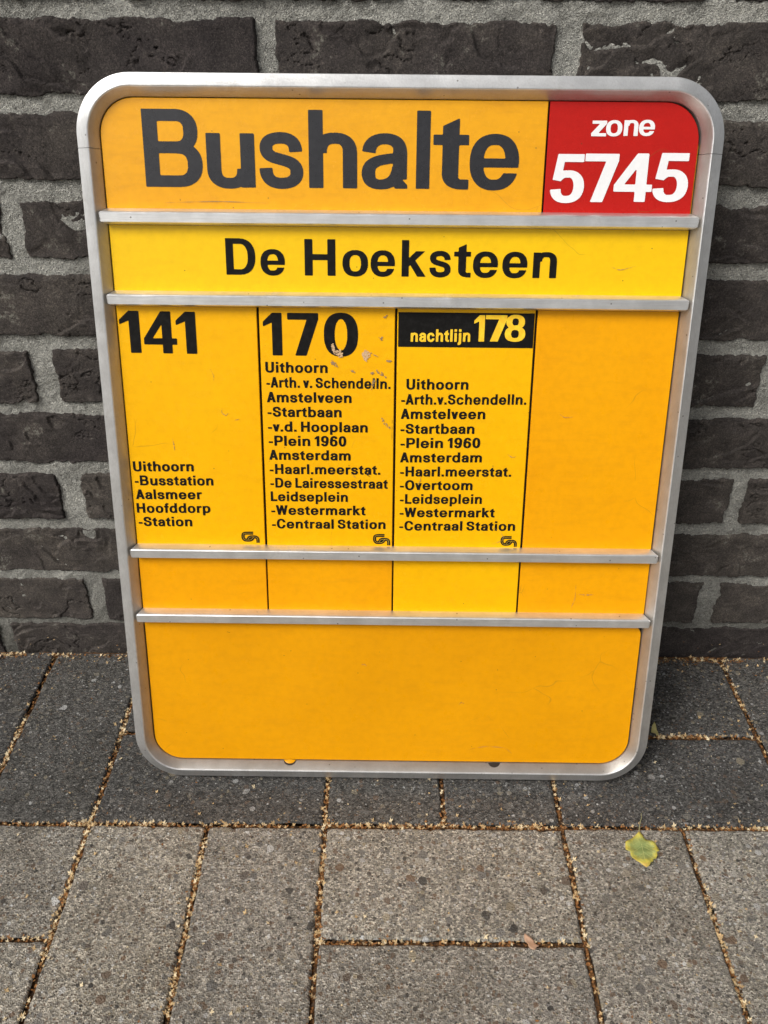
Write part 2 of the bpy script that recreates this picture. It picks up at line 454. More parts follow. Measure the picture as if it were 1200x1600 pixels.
# ------------------------------------------------------------------ the paving
pavement = tag(empty('pavement', (0, 0, 0)), kind='structure')
PX = {-3: -0.331, -2: -0.2235, -1: -0.1170, 0: -0.0135, 1: 0.0925, 2: 0.1985, 3: 0.3065, 4: 0.4130, 5: 0.5215, 6: 0.6296, 7: 0.737}
def px(i): return PX.get(i, -0.0128 + 0.1069 * i)
PYR = [0.012, -0.2128, -0.4270, -0.641, -0.855, -1.069, -1.283]
def paver_mesh(w, d, seed, hi=True):
    th = 0.06
    def lin(L):
        edge = [0, .0004, .0011, .002, .0032, .005, .008]
        n = 26 if hi else 2
        mid = np.linspace(0.012, L - 0.012, max(2, int(n * L / 0.1)))
        return np.concatenate([edge, mid, [L - e for e in edge[::-1]]])
    xs_, ys_ = lin(w), lin(d)
    X, Y = np.meshgrid(xs_, ys_, indexing='ij')
    ex, ey = np.minimum(X, w - X), np.minimum(Y, d - Y)
    r = 0.0045
    e = np.where((ex < r) & (ey < r), r - np.sqrt(np.maximum(0, (r - ex) ** 2 + (r - ey) ** 2)), np.minimum(ex, ey))
    nz = fbm(X, Y, 90, seed, 4)
    en = np.maximum(0, e + nz * 0.0009)
    rc = 0.0026
    drop = np.where(en < rc, rc - np.sqrt(np.maximum(0, rc * rc - (rc - en) ** 2)), 0)
    chip = sstep(0.42, 0.7, fbm(X, Y, 140, seed + 7, 3)) * sstep(0.006, 0.0, e) * 0.0025
    Zt = -drop - chip + fbm(X, Y, 12, seed + 4, 3) * 0.0005 + fbm(X, Y, 350, seed + 9, 2) * 0.00022
    jx = fbm(X, Y, 60, seed + 50, 3) * 0.0007 * (ex < .006); jy = fbm(X, Y, 60, seed + 51, 3) * 0.0007 * (ey < .006)
    v = np.stack([X - w / 2 + jx, Y - d / 2 + jy, Zt], -1).reshape(-1, 3)
    nx, ny = len(xs_), len(ys_)
    idx = np.arange(nx * ny).reshape(nx, ny)
    ring = np.concatenate([idx[:, 0], idx[-1, 1:], idx[-2::-1, -1], idx[0, -2:0:-1]])
    b = v[ring].copy(); b[:, 2] = -th
    n0 = len(v); k = len(ring); j = np.arange(k)
    s = np.stack([ring, n0 + j, n0 + (j + 1) % k, ring[(j + 1) % k]], 1)
    return np.concatenate([v, b]), np.concatenate([grid_faces(nx, ny), s[:, ::-1]])

shared_p = {}
def shared_paver(w, d, mat):
    key = (w > d, mat.name)
    if key not in shared_p:
        L = []
        for q in range(3):
            v, f = paver_mesh(w, d, 300 + q, False)
            me = bpy.data.meshes.new('paver'); me.from_pydata(v.tolist(), [], f.tolist()); me.materials.append(mat)
            me.polygons.foreach_set('use_smooth', [True] * len(me.polygons)); L.append(me)
        shared_p[key] = L
    return random.choice(shared_p[key])

joints = []                             # (x0, y0, x1, y1, richness) of every joint line near the view
def put_paver(x0, x1, y0, y1, mat, seed):
    g = 0.0021
    X0, X1, Y0, Y1 = x0 + g, x1 - g, y0 + g, y1 - g
    seen = X1 > -0.26 and X0 < 0.80 and Y0 > -0.56
    if seen:
        v, f = paver_mesh(X1 - X0, Y1 - Y0, seed)
        o = quad_obj('paver', v, f, mat, pavement)
    else:
        o = link(bpy.data.objects.new('paver', shared_paver(round(x1 - x0 - 2 * g, 3), round(y1 - y0 - 2 * g, 3), mat)), pavement)
    o.location = ((X0 + X1) / 2, (Y0 + Y1) / 2, random.uniform(-.0009, .0006))
    o.rotation_euler = (random.uniform(-.004, .004), random.uniform(-.004, .004), random.uniform(-.003, .003))
seed = 1000
for r in range(6):
    y1, y0 = PYR[r], PYR[r + 1]
    ym = (max(y1, 0) * 0 + y1 + y0) / 2 if r else -0.1062
    mat = M['paver_dark'] if r == 0 else M['paver_light']
    for blk in range(-4, 7):
        i = blk * 2
        vertical = (blk % 2 == 0) if r % 2 == 1 else (blk % 2 == 1)
        joints.append((px(i), y0, px(i), y1)); joints.append((px(i), y0, px(i + 2), y0))
        if vertical:
            for q in (0, 1):
                seed += 1; put_paver(px(i + q), px(i + q + 1), y0, y1, mat, seed)
            joints.append((px(i + 1), y0, px(i + 1), y1))
        else:
            seed += 1; put_paver(px(i), px(i + 2), y0, ym, mat, seed)
            seed += 1; put_paver(px(i), px(i + 2), ym, y1, mat, seed)
            joints.append((px(i), ym, px(i + 2), ym))
joints.append((-0.3, 0.003, 0.8, 0.003))
bm = bmesh.new()                        # more of the same paving further out
for r in range(-1, 18):
    for blk in range(-16, 20):
        y1 = 0.012 if r == 0 else -0.2128 - (r - 1) * 0.2142
        y0 = -0.2128 - r * 0.2142
        if r < 0 or (r < 6 and -4 <= blk < 7): continue
        i = blk * 2; g = 0.002
        if (blk + r) % 2: S = [(px(i), px(i + 1), y0, y1), (px(i + 1), px(i + 2), y0, y1)]
        else: S = [(px(i), px(i + 2), y0, (y0 + y1) / 2), (px(i), px(i + 2), (y0 + y1) / 2, y1)]
        for (a, b, c_, d_) in S: bbox(bm, a + g, b - g, c_ + g, d_ - g, -0.05, random.uniform(-.001, .0005))
tag(bm_obj('outer_pavers', bm, M['paver_light'], pavement), kind='stuff')

# soil in the joints, and the ground beyond
def soil_h(x, y): return -0.0052 + fbm(x, y, 60, 501, 3) * 0.0016 + fbm(x, y, 300, 505, 3) * 0.0010
xs = np.arange(-0.30, 0.84, 0.0026); ys = np.arange(-0.50, 0.016, 0.0026)
X, Y = np.meshgrid(xs, ys, indexing='ij')
tag(quad_obj('joint_soil', np.stack([X, Y, soil_h(X, Y)], -1).reshape(-1, 3), grid_faces(len(xs), len(ys)), M['soil'], pavement), kind='stuff')
bm = bmesh.new(); bbox(bm, -3.6, 4.2, -4.0, 0.1, -0.09, -0.0085)
tag(bm_obj('paving_bed', bm, M['soil'], None), kind='structure')
bm = bmesh.new(); bmesh.ops.create_grid(bm, x_segments=8, y_segments=8, size=400)
o = tag(bm_obj('ground', bm, M['ground'], None), kind='structure'); o.location = (0, 0, -0.012 - 0.1)
# ------------------------------------------------------------------ lettering engine
# Every glyph is a set of strokes in a field whose zero line is meshed; cap height 100 units.
W, T = 19.0, 15.0
def seg_quads(pts, ww, tt, W0):
    pts = np.array(pts, float)
    d = np.gradient(pts, axis=0); d /= np.linalg.norm(d, axis=1)[:, None] + 1e-9
    w = np.sqrt((ww * d[:, 1]) ** 2 + (tt * d[:, 0]) ** 2) / 2
    n = np.stack([-d[:, 1], d[:, 0]], 1)
    L, R_ = pts + n * w[:, None], pts - n * w[:, None]
    out = []
    for i in range(len(pts) - 1):
        e = d[i] * 0.05
        out.append(np.array([L[i] - e, L[i + 1] + e, R_[i + 1] + e, R_[i] - e]))
    return out
class Glyph:
    def __init__(s): s.pieces = []      # (list of convex polys, clips)
    def rect(s, x0, y0, x1, y1): s.pieces.append(([np.array([(x0, y0), (x1, y0), (x1, y1), (x0, y1)], float)], [])); return s
    def poly(s, *p): s.pieces.append(([np.array(p, float)], [])); return s
    def arc(s, cx, cy, rx, ry, a0, a1, clips=(), n=2.35, w=W, t=T):
        k = max(6, int(abs(a1 - a0) / 7))
        a = np.radians(np.linspace(a0, a1, k + 1)); c, q = np.cos(a), np.sin(a)
        P = np.stack([cx + rx * np.sign(c) * np.abs(c) ** (2 / n), cy + ry * np.sign(q) * np.abs(q) ** (2 / n)], 1)
        s.pieces.append((seg_quads(P, w, t, W), list(clips))); return s
    def bez(s, P, clips=(), w=W, t=T):
        pts = []
        for i in range(0, len(P) - 1, 3):
            p = [np.array(q, float) for q in P[i:i + 4]]
            for u in np.linspace(0, 1, 13)[(1 if i else 0):]:
                pts.append((1 - u) ** 3 * p[0] + 3 * u * (1 - u) ** 2 * p[1] + 3 * u * u * (1 - u) * p[2] + u ** 3 * p[3])
        s.pieces.append((seg_quads(pts, w, t, W), list(clips))); return s
    def ring(s, x0, y0, x1, y1, w=W, t=T, n=2.35):
        return s.arc((x0 + x1) / 2, (y0 + y1) / 2, (x1 - x0 - w) / 2, (y1 - y0 - t) / 2, 0, 360, (), n, w, t)
# clips: (nx, ny, d) keeps nx*x + ny*y < d
LW, LT = 18.5, 14.0
def G_(): return Glyph()
def spath(sx, sy, x=0, y=0):
    P = [(50.0, 46), (50.0, 58), (42, 63.3), (30, 63.3), (18, 63.3), (10, 59.5), (10, 51), (10, 40), (20.5, 38.5), (30.5, 36), (41, 33.2), (51, 31), (51, 20),
         (51, 10.5), (43, 5.6), (30, 5.6), (16.5, 5.6), (9, 12), (9, 25)]
    return [(x + a * sx, y + b * sy) for a, b in P]
GL = {}
GL['H'] = G_().rect(0, 0, 19, 100).rect(55, 0, 74, 100).rect(19, 43, 55, 59)
GL['D'] = G_().rect(0, 0, 19, 100).rect(18, 85, 36, 100).rect(18, 0, 36, 15).arc(34, 50, 31, 42.5, -90, 90)
GL['B'] = G_().rect(0, 0, 19, 100).rect(18, 85, 43, 100).rect(18, 44, 45, 59).rect(18, 0, 45, 15).arc(42, 72, 19.5, 20.5, -90, 90, w=18).arc(43, 29.3, 22.5, 21.8, -90, 90)
GL['P'] = G_().rect(0, 0, 19, 100).rect(18, 85, 42, 100).rect(18, 36, 42, 51).arc(41, 68, 19.5, 24.5, -90, 90)
GL['U'] = G_().rect(0, 34, 19, 100).rect(53, 34, 72, 100).arc(36, 34, 26.5, 28, 180, 360)
GL['L'] = G_().rect(0, 0, 19, 100).rect(18, 0, 58, 16)
GL['A'] = G_().poly((0, 0), (20, 0), (47, 100), (27, 100)).poly((54, 0), (74, 0), (47, 100), (27, 100)).rect(18, 21, 56, 36)
GL['W'] = G_().poly((0, 100), (20, 100), (38, 0), (20, 0)).poly((20, 0), (38, 0), (60, 100), (43, 100)).poly((43, 100), (60, 100), (83, 0), (65, 0)).poly((65, 0), (83, 0), (103, 100), (83, 100))
GL['O'] = G_().ring(0, -1.5, 80, 101.5)
GL['C'] = G_().arc(39, 50, 29.5, 44, 90, 270).arc(39, 50, 29, 44, 8, 90, [(0, -1, -66)]).arc(39, 50, 29, 44, 270, 352, [(0, 1, 35)])
GL['S'] = G_().bez(spath(1.18, 1.43), [])
GL['v'] = G_().poly((0, 70), (20, 70), (38, 0), (19, 0)).poly((37, 70), (57, 70), (38, 0), (19, 0))
GL['k'] = G_().rect(0, 0, LW, 100).poly((14, 46), (14, 24), (60, 70), (37, 70)).poly((20, 36), (33, 48), (63, 0), (41, 0))
GL['l'] = G_().rect(0, 0, LW, 100)
GL['i'] = G_().rect(0, 0, LW, 70).rect(0, 84, LW, 100)
GL['j'] = G_().rect(6, -12, 6 + LW, 70).rect(6, 84, 6 + LW, 100).arc(2, -11, 13.2, 9.8, 0, -90, w=LW, t=13).rect(-3, -27.3, 2.5, -14.3)
GL['t'] = G_().rect(0, 57, 40, 70).rect(10.5, 19, 29, 70.1).poly((10.5, 69), (29, 69), (29, 91), (10.5, 81)).arc(34, 20, 14.2, 14, 180, 270, w=LW, t=13).rect(33.5, -0.5, 41, 12.5)
GL['f'] = G_().rect(0, 57, 38, 70).rect(9.5, 0, 28, 80).arc(32, 80, 13.3, 14, 180, 90, w=LW, t=13).rect(31.5, 87.5, 39, 100.5)
GL['r'] = G_().rect(0, 0, LW, 70).arc(37, 42, 27, 21.3, 180, 88, w=LW - 2, t=15.5).rect(36.4, 55.5, 41, 71)
GL['n'] = G_().rect(0, 0, LW, 70).rect(44.5, 0, 63, 47).arc(34, 46, 19.7, 18.7, 0, 180, w=LW, t=LT)
GL['h'] = G_().rect(0, 0, LW, 100).rect(44.5, 0, 63, 47).arc(34, 46, 19.7, 18.7, 0, 180, w=LW, t=LT)
GL['m'] = G_().rect(0, 0, LW, 70).rect(40.5, 0, 59, 47).rect(81, 0, 99.5, 47).arc(31.5, 46, 18, 18.7, 0, 180, w=LW, t=LT).arc(72, 46, 18, 18.7, 0, 180, w=LW, t=LT)
GL['u'] = G_().rect(44.5, 0, 63, 70).rect(0, 23, LW, 70).arc(29, 24, 19.7, 18.7, 180, 360, w=LW, t=LT)
GL['o'] = G_().ring(0, -1.5, 67, 71.5, LW, LT)
GL['e'] = G_().arc(33.5, 35, 24.2, 29.5, -1, 180, w=LW, t=LT).arc(33.5, 35, 24.2, 29.5, 179, 271, w=LW, t=LT).arc(33.5, 35, 24, 29.5, 270, 352, [(0, 1, 21)], w=LW, t=LT).rect(12, 28.5, 66.5, 40)
GL['c'] = G_().arc(33, 35, 23.8, 29.5, 90, 270, w=LW, t=LT).arc(33, 35, 23.4, 29.5, 8, 91, [(0, -1, -47)], w=LW, t=LT).arc(33, 35, 23.4, 29.5, 269, 352, [(0, 1, 24)], w=LW, t=LT)
GL['s'] = G_().bez(spath(1, 1.02), [], w=17.5, t=14.5)
GL['a'] = (G_().bez([(10, 47), (11, 59), (19, 64.3), (31, 64.3), (44, 64.3), (50.5, 58), (50.5, 47)], [], w=LW - 1, t=LT).rect(41.5, 12, 59.5, 48)
           .poly((41.5, 13), (59.5, 13), (60, 5), (63, 2), (63, 0), (44, 0), (42.3, 5))
           .bez([(50, 42), (44, 36.5), (9.5, 42), (9.5, 20.5), (9.5, 9.5), (16, 5.2), (25, 5.2), (38, 5.2), (47, 12), (49, 27)], [], w=LW - 1, t=13))
GL['b'] = G_().rect(0, 0, LW, 100).ring(0, -1.5, 66, 71.5, LW, LT)
GL['d'] = G_().rect(47.5, 0, 66, 100).ring(0, -1.5, 66, 71.5, LW, LT)
GL['p'] = G_().rect(0, -27, LW, 70).ring(0, -1.5, 66, 71.5, LW, LT)
GL['z'] = G_().rect(0, 0, 53, 14).rect(2, 56, 53, 70).poly((0, 8), (0, 14), (30, 58), (53, 62), (53, 56), (24, 13))
GL['0'] = G_().ring(0, -1.5, 62, 101.5, 19.5, 15)
GL['1'] = G_().rect(18, 0, 38, 100).poly((0, 79), (0, 68), (19, 78), (19, 100), (16, 97))
GL['7'] = G_().rect(0, 84.5, 60, 100).poly((38, 86), (60, 86), (36, 0), (14, 0)).poly((39.5, 90), (60, 90), (60, 84), (38, 84))
GL['4'] = G_().rect(37, 0, 56, 100).rect(0, 21, 66, 36).poly((0, 35), (17, 35), (39, 73), (39, 100), (36.5, 100))
GL['5'] = G_().rect(13, 84, 58, 100).poly((11, 100), (25, 100), (18.5, 44), (3.5, 47)).bez([(11, 49), (17, 57.5), (23, 59.3), (32, 59.3), (45, 59.3), (51.5, 48), (51.5, 33.5), (51.5, 15), (43, 6), (29, 6), (17, 6), (10.3, 13), (9.5, 27)], [])
GL['8'] = G_().ring(3, 47, 59, 101.5, 18.5, 14).ring(0, -1.5, 62, 58, 19.5, 14.5)
GL['9'] = G_().ring(0, 34, 62, 101.5, 19, 14.5).bez([(52.5, 66), (52.5, 24), (45, 5.8), (28, 5.8), (17, 5.8), (11, 11.5), (10, 24)], [])
GL['6'] = G_().ring(0, -1.5, 62, 66, 19, 14.5).bez([(9.5, 34), (9.5, 76), (17, 94.2), (34, 94.2), (45, 94.2), (51, 88.5), (52, 76)], [])
GL['.'] = G_().rect(0, 0, 19, 18)
GL['-'] = G_().rect(0, 27, 32, 41)
side = {c: (8, 8) for c in GL}
for c in 'oecsCOSdb0689': side[c] = (5, 5)
for c in 'vAWkz7': side[c] = (1.5, 1.5)
side['b'] = (8, 5); side['p'] = (8, 5); side['d'] = (5, 8); side['r'] = (8, 1); side['t'] = (2, 3); side['f'] = (2, 1); side['L'] = (8, 2); side['P'] = (8, 3)
side['a'] = (5, 4); side['s'] = (4, 4); side['.'] = (6, 7); side['-'] = (4, 5); side['1'] = (6, 9); side['D'] = (8, 5); side['k'] = (8, 1); side['4'] = (3, 3); side['j'] = (2, 8)

BOLD = 0.0
_gcache = {}
def glyph_mesh(ch, step):
    key = (ch, step, BOLD)
    if key in _gcache: return _gcache[key]
    g = GL[ch]
    allp = np.concatenate([p for ps, _ in g.pieces for p in ps])
    lo, hi = allp.min(0) - step * 2 - 2, allp.max(0) + step * 2 + 2
    nx, ny = int((hi[0] - lo[0]) / step) + 2, int((hi[1] - lo[1]) / step) + 2
    gx = lo[0] + 0.0137 + np.arange(nx) * step; gy = lo[1] + 0.0171 + np.arange(ny) * step
    F = np.full((nx, ny), 50.0)
    for polys, clips in g.pieces:
        PF = np.full((nx, ny), 50.0)
        for p in polys:
            area = np.sum(p[:, 0] * np.roll(p[:, 1], -1) - np.roll(p[:, 0], -1) * p[:, 1])
            if area < 0: p = p[::-1]
            a, b = p.min(0) - 3 * step, p.max(0) + 3 * step
            i0, i1 = np.searchsorted(gx, a[0]), np.searchsorted(gx, b[0])
            j0, j1 = np.searchsorted(gy, a[1]), np.searchsorted(gy, b[1])
            if i1 <= i0 or j1 <= j0: continue
            X, Y = gx[i0:i1, None], gy[None, j0:j1]
            d = None
            for q in range(len(p)):
                e = p[(q + 1) % len(p)] - p[q]; L = math.hypot(*e)
                if L < 1e-6: continue
                dd = (e[1] * (X - p[q][0]) - e[0] * (Y - p[q][1])) / L
                d = dd if d is None else np.maximum(d, dd)
            PF[i0:i1, j0:j1] = np.minimum(PF[i0:i1, j0:j1], d)
        for (nx_, ny_, dc) in clips:
            PF = np.maximum(PF, nx_ * gx[:, None] + ny_ * gy[None, :] - dc)
        F = np.minimum(F, PF)
    F = F - BOLD
    verts, faces, vid = [], [], {}
    def V(k, x, y):
        if k not in vid: vid[k] = len(verts); verts.append((x, y))
        return vid[k]
    ins = F < 0
    full = ins[:-1, :-1] & ins[1:, :-1] & ins[:-1, 1:] & ins[1:, 1:]
    anyi = ins[:-1, :-1] | ins[1:, :-1] | ins[:-1, 1:] | ins[1:, 1:]
    for j in range(ny - 1):
        i = 0
        while i < nx - 1:
            if full[i, j]:
                s0 = i
                while i < nx - 1 and full[i, j]: i += 1
                faces.append([V((s0, j), gx[s0], gy[j]), V((i, j), gx[i], gy[j]), V((i, j + 1), gx[i], gy[j + 1]), V((s0, j + 1), gx[s0], gy[j + 1])])
            else:
                i += 1
    for i, j in zip(*np.nonzero(anyi & ~full)):
        cs = [(i, j), (i + 1, j), (i + 1, j + 1), (i, j + 1)]
        poly = []
        for q in range(4):
            c0, c1 = cs[q], cs[(q + 1) % 4]
            f0, f1 = F[c0], F[c1]
            if f0 < 0: poly.append(V(c0, gx[c0[0]], gy[c0[1]]))
            if (f0 < 0) != (f1 < 0):
                u = f0 / (f0 - f1)
                k = ('e', min(c0, c1), max(c0, c1))
                poly.append(V(k, gx[c0[0]] + u * (gx[c1[0]] - gx[c0[0]]), gy[c0[1]] + u * (gy[c1[1]] - gy[c0[1]])))
        if len(poly) >= 3: faces.append(poly)
    vv = np.array(verts)
    _gcache[key] = (vv, faces, allp[:, 0].min(), allp[:, 0].max())
    return _gcache[key]
# true horizontal extent of a glyph comes from the meshed field
def extent(ch, step):
    vv = glyph_mesh(ch, step)[0]; return vv[:, 0].min(), vv[:, 0].max()

# ------------------------------------------------------------------ the bus stop sign
SU = Vector((0.99997424, -0.00717701, 0.0)); yaw = -0.00717707; lean = 0.25854491
Fv = Vector((-math.sin(yaw), math.cos(yaw), 0)); SU = Vector((math.cos(yaw), math.sin(yaw), 0))
SV = Fv * math.sin(lean) + Vector((0, 0, math.cos(lean))); SN = SU.cross(SV)
SO = Vector((0.01983963, -0.16406183, 0.006))
SW, SH = 0.4763, 0.5974
sign = empty('bus_stop_sign', SO)
sign.matrix_world = Matrix((( SU.x, SV.x, SN.x, SO.x), (SU.y, SV.y, SN.y, SO.y), (SU.z, SV.z, SN.z, SO.z), (0, 0, 0, 1)))
tag(sign, 'yellow and red bus stop sign in a rounded aluminium frame, leaning on the brick wall', 'sign')
# everything below is in sign coordinates: u to the right, v up the sign, n out of its face
def rrect(u0, v0, u1, v1, r, seg=10):
    """outline, corners bl br tr tl with their own radii"""
    if not isinstance(r, (tuple, list)): r = (r,) * 4
    out = []
    for (cx, cy, rad, a0) in ((u0, v0, r[0], 180), (u1, v0, r[1], 270), (u1, v1, r[2], 0), (u0, v1, r[3], 90)):
        sx = 1 if cx == u0 else -1; sy = 1 if cy == v0 else -1
        if rad <= 0: out.append((cx, cy)); continue
        n = max(3, int(seg))
        for k in range(n + 1):
            a = math.radians(a0 + 90 * k / n)
            out.append((cx + sx * rad + rad * math.cos(a), cy + sy * rad + rad * math.sin(a)))
    return out
def plate(name, outline, n1, th, mat, parent, bev=0.0004, label=None):
    P = np.array(outline); N = len(P)
    nxt, prv = np.roll(P, -1, 0), np.roll(P, 1, 0)
    d1 = (P - prv); d1 /= np.linalg.norm(d1, axis=1)[:, None] + 1e-12
    d2 = (nxt - P); d2 /= np.linalg.norm(d2, axis=1)[:, None] + 1e-12
    n1v, n2v = np.stack([-d1[:, 1], d1[:, 0]], 1), np.stack([-d2[:, 1], d2[:, 0]], 1)
    nn = n1v + n2v; nn /= (np.linalg.norm(nn, axis=1) ** 2 / 2)[:, None] + 1e-12
    inner = P + nn * bev
    v = [(*p, n1) for p in inner] + [(*p, n1 - bev) for p in P] + [(*p, n1 - th) for p in P]
    f = [list(range(N))]
    for k in range(N):
        j = (k + 1) % N
        f.append([k, N + k, N + j, j]); f.append([N + k, 2 * N + k, 2 * N + j, N + j])
    f.append([2 * N + k for k in range(N)][::-1])
    o = mesh_obj(name, v, f, mat, parent)
    if label: o['label'] = label
    return o

# frame: a ridge profile swept round a rounded rectangle, cut where the corner piece meets the sides
prof = [(0.0100, -0.0205), (0.0040, -0.0215), (0.0008, -0.0205), (0.0, -0.0190), (0.0, -0.0010), (0.0004, -0.0002), (0.0086, 0.0036), (0.0092, 0.0040), (0.0098, 0.0038),
        (0.0103, 0.0031), (0.0154, -0.0040), (0.0158, -0.0050), (0.0158, -0.0120)]
def frame_path(s, v_from_top, which):
    r = 0.0425 - s; c = 0.0425
    cs = [(c, c, 180), (SW - c, c, 270), (SW - c, SH - c, 0), (c, SH - c, 90)]
    def arc(i):
        cx, cy, a0 = cs[i]
        return [(cx + r * math.cos(math.radians(a0 + 90 * k / 22)), cy + r * math.sin(math.radians(a0 + 90 * k / 22))) for k in range(23)]
    if which == 'top': return [(SW - s, v_from_top)] + arc(2) + arc(3) + [(s, v_from_top)]
    return [(s, v_from_top)] + [(s, v_from_top - 0.17), (s, v_from_top - 0.34)] + arc(0) + arc(1) + [(SW - s, v_from_top - 0.34), (SW - s, v_from_top - 0.17), (SW - s, v_from_top)]
for which, vv in (('top', 0.54640), ('low', 0.54605)):
    cols = [frame_path(s, vv, which) for s, _ in prof]
    K, L = len(prof), len(cols[0])
    v = [(cols[k][i][0], cols[k][i][1], prof[k][1]) for i in range(L) for k in range(K)]
    f = [[i * K + k, i * K + k + 1, (i + 1) * K + k + 1, (i + 1) * K + k][::-1] for i in range(L - 1) for k in range(K - 1)]
    f.append(list(range(K))); f.append([(L - 1) * K + k for k in range(K)][::-1])
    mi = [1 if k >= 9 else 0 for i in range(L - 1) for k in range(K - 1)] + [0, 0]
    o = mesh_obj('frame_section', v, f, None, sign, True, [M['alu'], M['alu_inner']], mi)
    me = o.data
    bmx = bmesh.new(); bmx.from_mesh(me); bmesh.ops.recalc_face_normals(bmx, faces=bmx.faces)
    for e in bmx.edges:
        if len(e.link_faces) == 2 and e.calc_face_angle(0) > math.radians(24): e.smooth = False
    bmx.to_mesh(me); bmx.free()
# dark sleeve inside the two seams
for s0 in (0.0012, SW - 0.0150):
    bm = bmesh.new(); bbox(bm, s0, s0 + 0.0138, 0.540, 0.552, -0.019, -0.0062)
    bm_obj('corner_sleeve', bm, M['gap'], sign)
plate('backing_board', rrect(0.0100, 0.0100, SW - 0.0100, SH - 0.0100, 0.030), -0.0078, 0.003, M['gap'], sign)

NP = -0.0042                              # level of the plates
EL, ER = 0.0167, SW - 0.0167
def textline(text, u0, u1, v0, v1, cap, mat, parent, n, step=3.0, fixed=None, label=None, name='lettering', bold=None):
    global BOLD
    BOLD = (1.9 if step == 3.0 else 0.1) if bold is None else bold
    """set a line so that its ink runs from u0 to u1 and its baseline from v0 to v1; fixed = ink range of every letter"""
    V_, F_ = [], []
    if fixed is None:
        x = 0; pos = []
        prev = None
        for ch in text:
            if ch == ' ': x += 24; prev = ' '; continue
            a, b = extent(ch, step); l, r = side[ch]
            if prev: x += l
            pos.append((ch, x, x + (b - a))); x += (b - a) + r; prev = ch
        x0, x1 = pos[0][1], pos[-1][2]
        k = (u1 - u0) / (x1 - x0)
        fixed = [(ch, u0 + (a - x0) * k, u0 + (b - x0) * k) for ch, a, b in pos]
    s = cap / 100.0
    for ch, a, b in fixed:
        vv, ff, _, _ = glyph_mesh(ch, step)
        g0, g1 = vv[:, 0].min(), vv[:, 0].max()
        sx = (b - a) / (g1 - g0)
        vb = v0 + (v1 - v0) * (((a + b) / 2 - u0) / (u1 - u0))
        base = len(V_)
        V_ += [(a + (p[0] - g0) * sx, vb + p[1] * s, n) for p in vv]
        F_ += [[base + i for i in f] for f in ff]
    o = mesh_obj(name, V_, F_, mat, parent)
    if label: o['label'] = label
    return o

# header
hdr = plate('header_panel', rrect(EL, 0.5045, 0.3464, SH - 0.0163, (0, 0, 0, 0.0258)), NP, 0.0015, M['header'], sign, label='orange yellow panel reading Bushalte')
textline('', 0.0476, 0.3272, 0.5203, 0.5209, 0.0533, M['black_gloss'], hdr, NP + .00025, 1.3,
         [('B', 0.0478, 0.0911), ('u', 0.0944, 0.1303), ('s', 0.1336, 0.1663), ('h', 0.1706, 0.2066), ('a', 0.21, 0.2443), ('l', 0.2507, 0.2608), ('t', 0.2631, 0.2901), ('e', 0.2905, 0.3272)])
plate('side_strip', rrect(0.4560, 0.5045, ER, SH - 0.0420, (0, 0, 0.004, 0)), NP - 0.0007, 0.0012, M['line'], sign, label='narrow yellow strip beside the red zone panel')
red = plate('zone_panel', rrect(0.3478, 0.5045, 0.4590, SH - 0.0163, (0, 0, 0.0268, 0)), NP, 0.0015, M['red'], sign, label='red panel reading zone 5745')
textline('', 0.3792, 0.4256, 0.5579, 0.5588, 0.0150, M['white'], red, NP + .00025, 2, [('z', 0.3792, 0.3902), ('o', 0.3898, 0.4017), ('n', 0.4029, 0.4134), ('e', 0.4139, 0.4256)])
textline('', 0.3517, 0.4546, 0.5119, 0.5137, 0.0336, M['white'], red, NP + .00035, 1.5, [('5', 0.3517, 0.3769), ('7', 0.3764, 0.4015), ('4', 0.3992, 0.4278), ('5', 0.4283, 0.4546)])
# stop name
nm = plate('name_panel', rrect(EL, 0.4438, 0.4596, 0.4930, 0.0005), NP, 0.0015, M['bright'], sign, label='bright yellow panel reading De Hoeksteen')
textline('', 0.1051, 0.3608, 0.4571, 0.4569, 0.0269, M['black'], nm, NP + .00025, 2,
         [('D', 0.1051, 0.1279), ('e', 0.1318, 0.1507), ('H', 0.166, 0.1898), ('o', 0.1952, 0.215), ('e', 0.217, 0.2358), ('k', 0.241, 0.2595), ('s', 0.2625, 0.279), ('t', 0.2813, 0.2946), ('e', 0.2961, 0.3154), ('e', 0.3188, 0.3381), ('n', 0.3425, 0.3608)])

def emblem(u0, v0, u1, v1, parent, n):
    """the interlaced double-line emblem: black tube with a thin light core"""
    def P(a, b): return (u0 + (a - 365) / 540 * (u1 - u0), v1 - (b - 225) / 335 * (v1 - v0))
    def tube(pts, w, nn):
        dense = []
        pts = [np.array(P(*p)) for p in pts]
        for i in range(len(pts) - 1):
            for t_ in np.linspace(0, 1, 5, endpoint=False): dense.append(pts[i] * (1 - t_) + pts[i + 1] * t_)
        dense.append(pts[-1]); D = np.array(dense)
        for _ in range(5): D[1:-1] = (D[:-2] + D[1:-1] * 2 + D[2:]) / 4
        d = np.gradient(D, axis=0); d /= np.linalg.norm(d, axis=1)[:, None]
        nv = np.stack([-d[:, 1], d[:, 0]], 1) * w / 2
        k = len(D)
        return [(*p, nn) for p in D + nv] + [(*p, nn) for p in D - nv], [[i, k + i, k + i + 1, i + 1] for i in range(k - 1)]
    c_path = [(720, 262), (450, 262), (405, 310), (405, 420), (455, 484), (630, 484), (690, 440), (730, 378)]
    n_path = [(560, 468), (580, 410), (630, 378), (800, 378), (860, 420), (862, 560)]
    for path, off in ((c_path, 0), (n_path, 0.00003)):
        a, b = tube(path, (u1 - u0) * 0.185, n + off); o = mesh_obj('emblem_line', a, b, M['black'], parent)
        a, b = tube(path, (u1 - u0) * 0.012, n + off + 0.00005); o = mesh_obj('emblem_core', a, b, M['yprint'], parent)

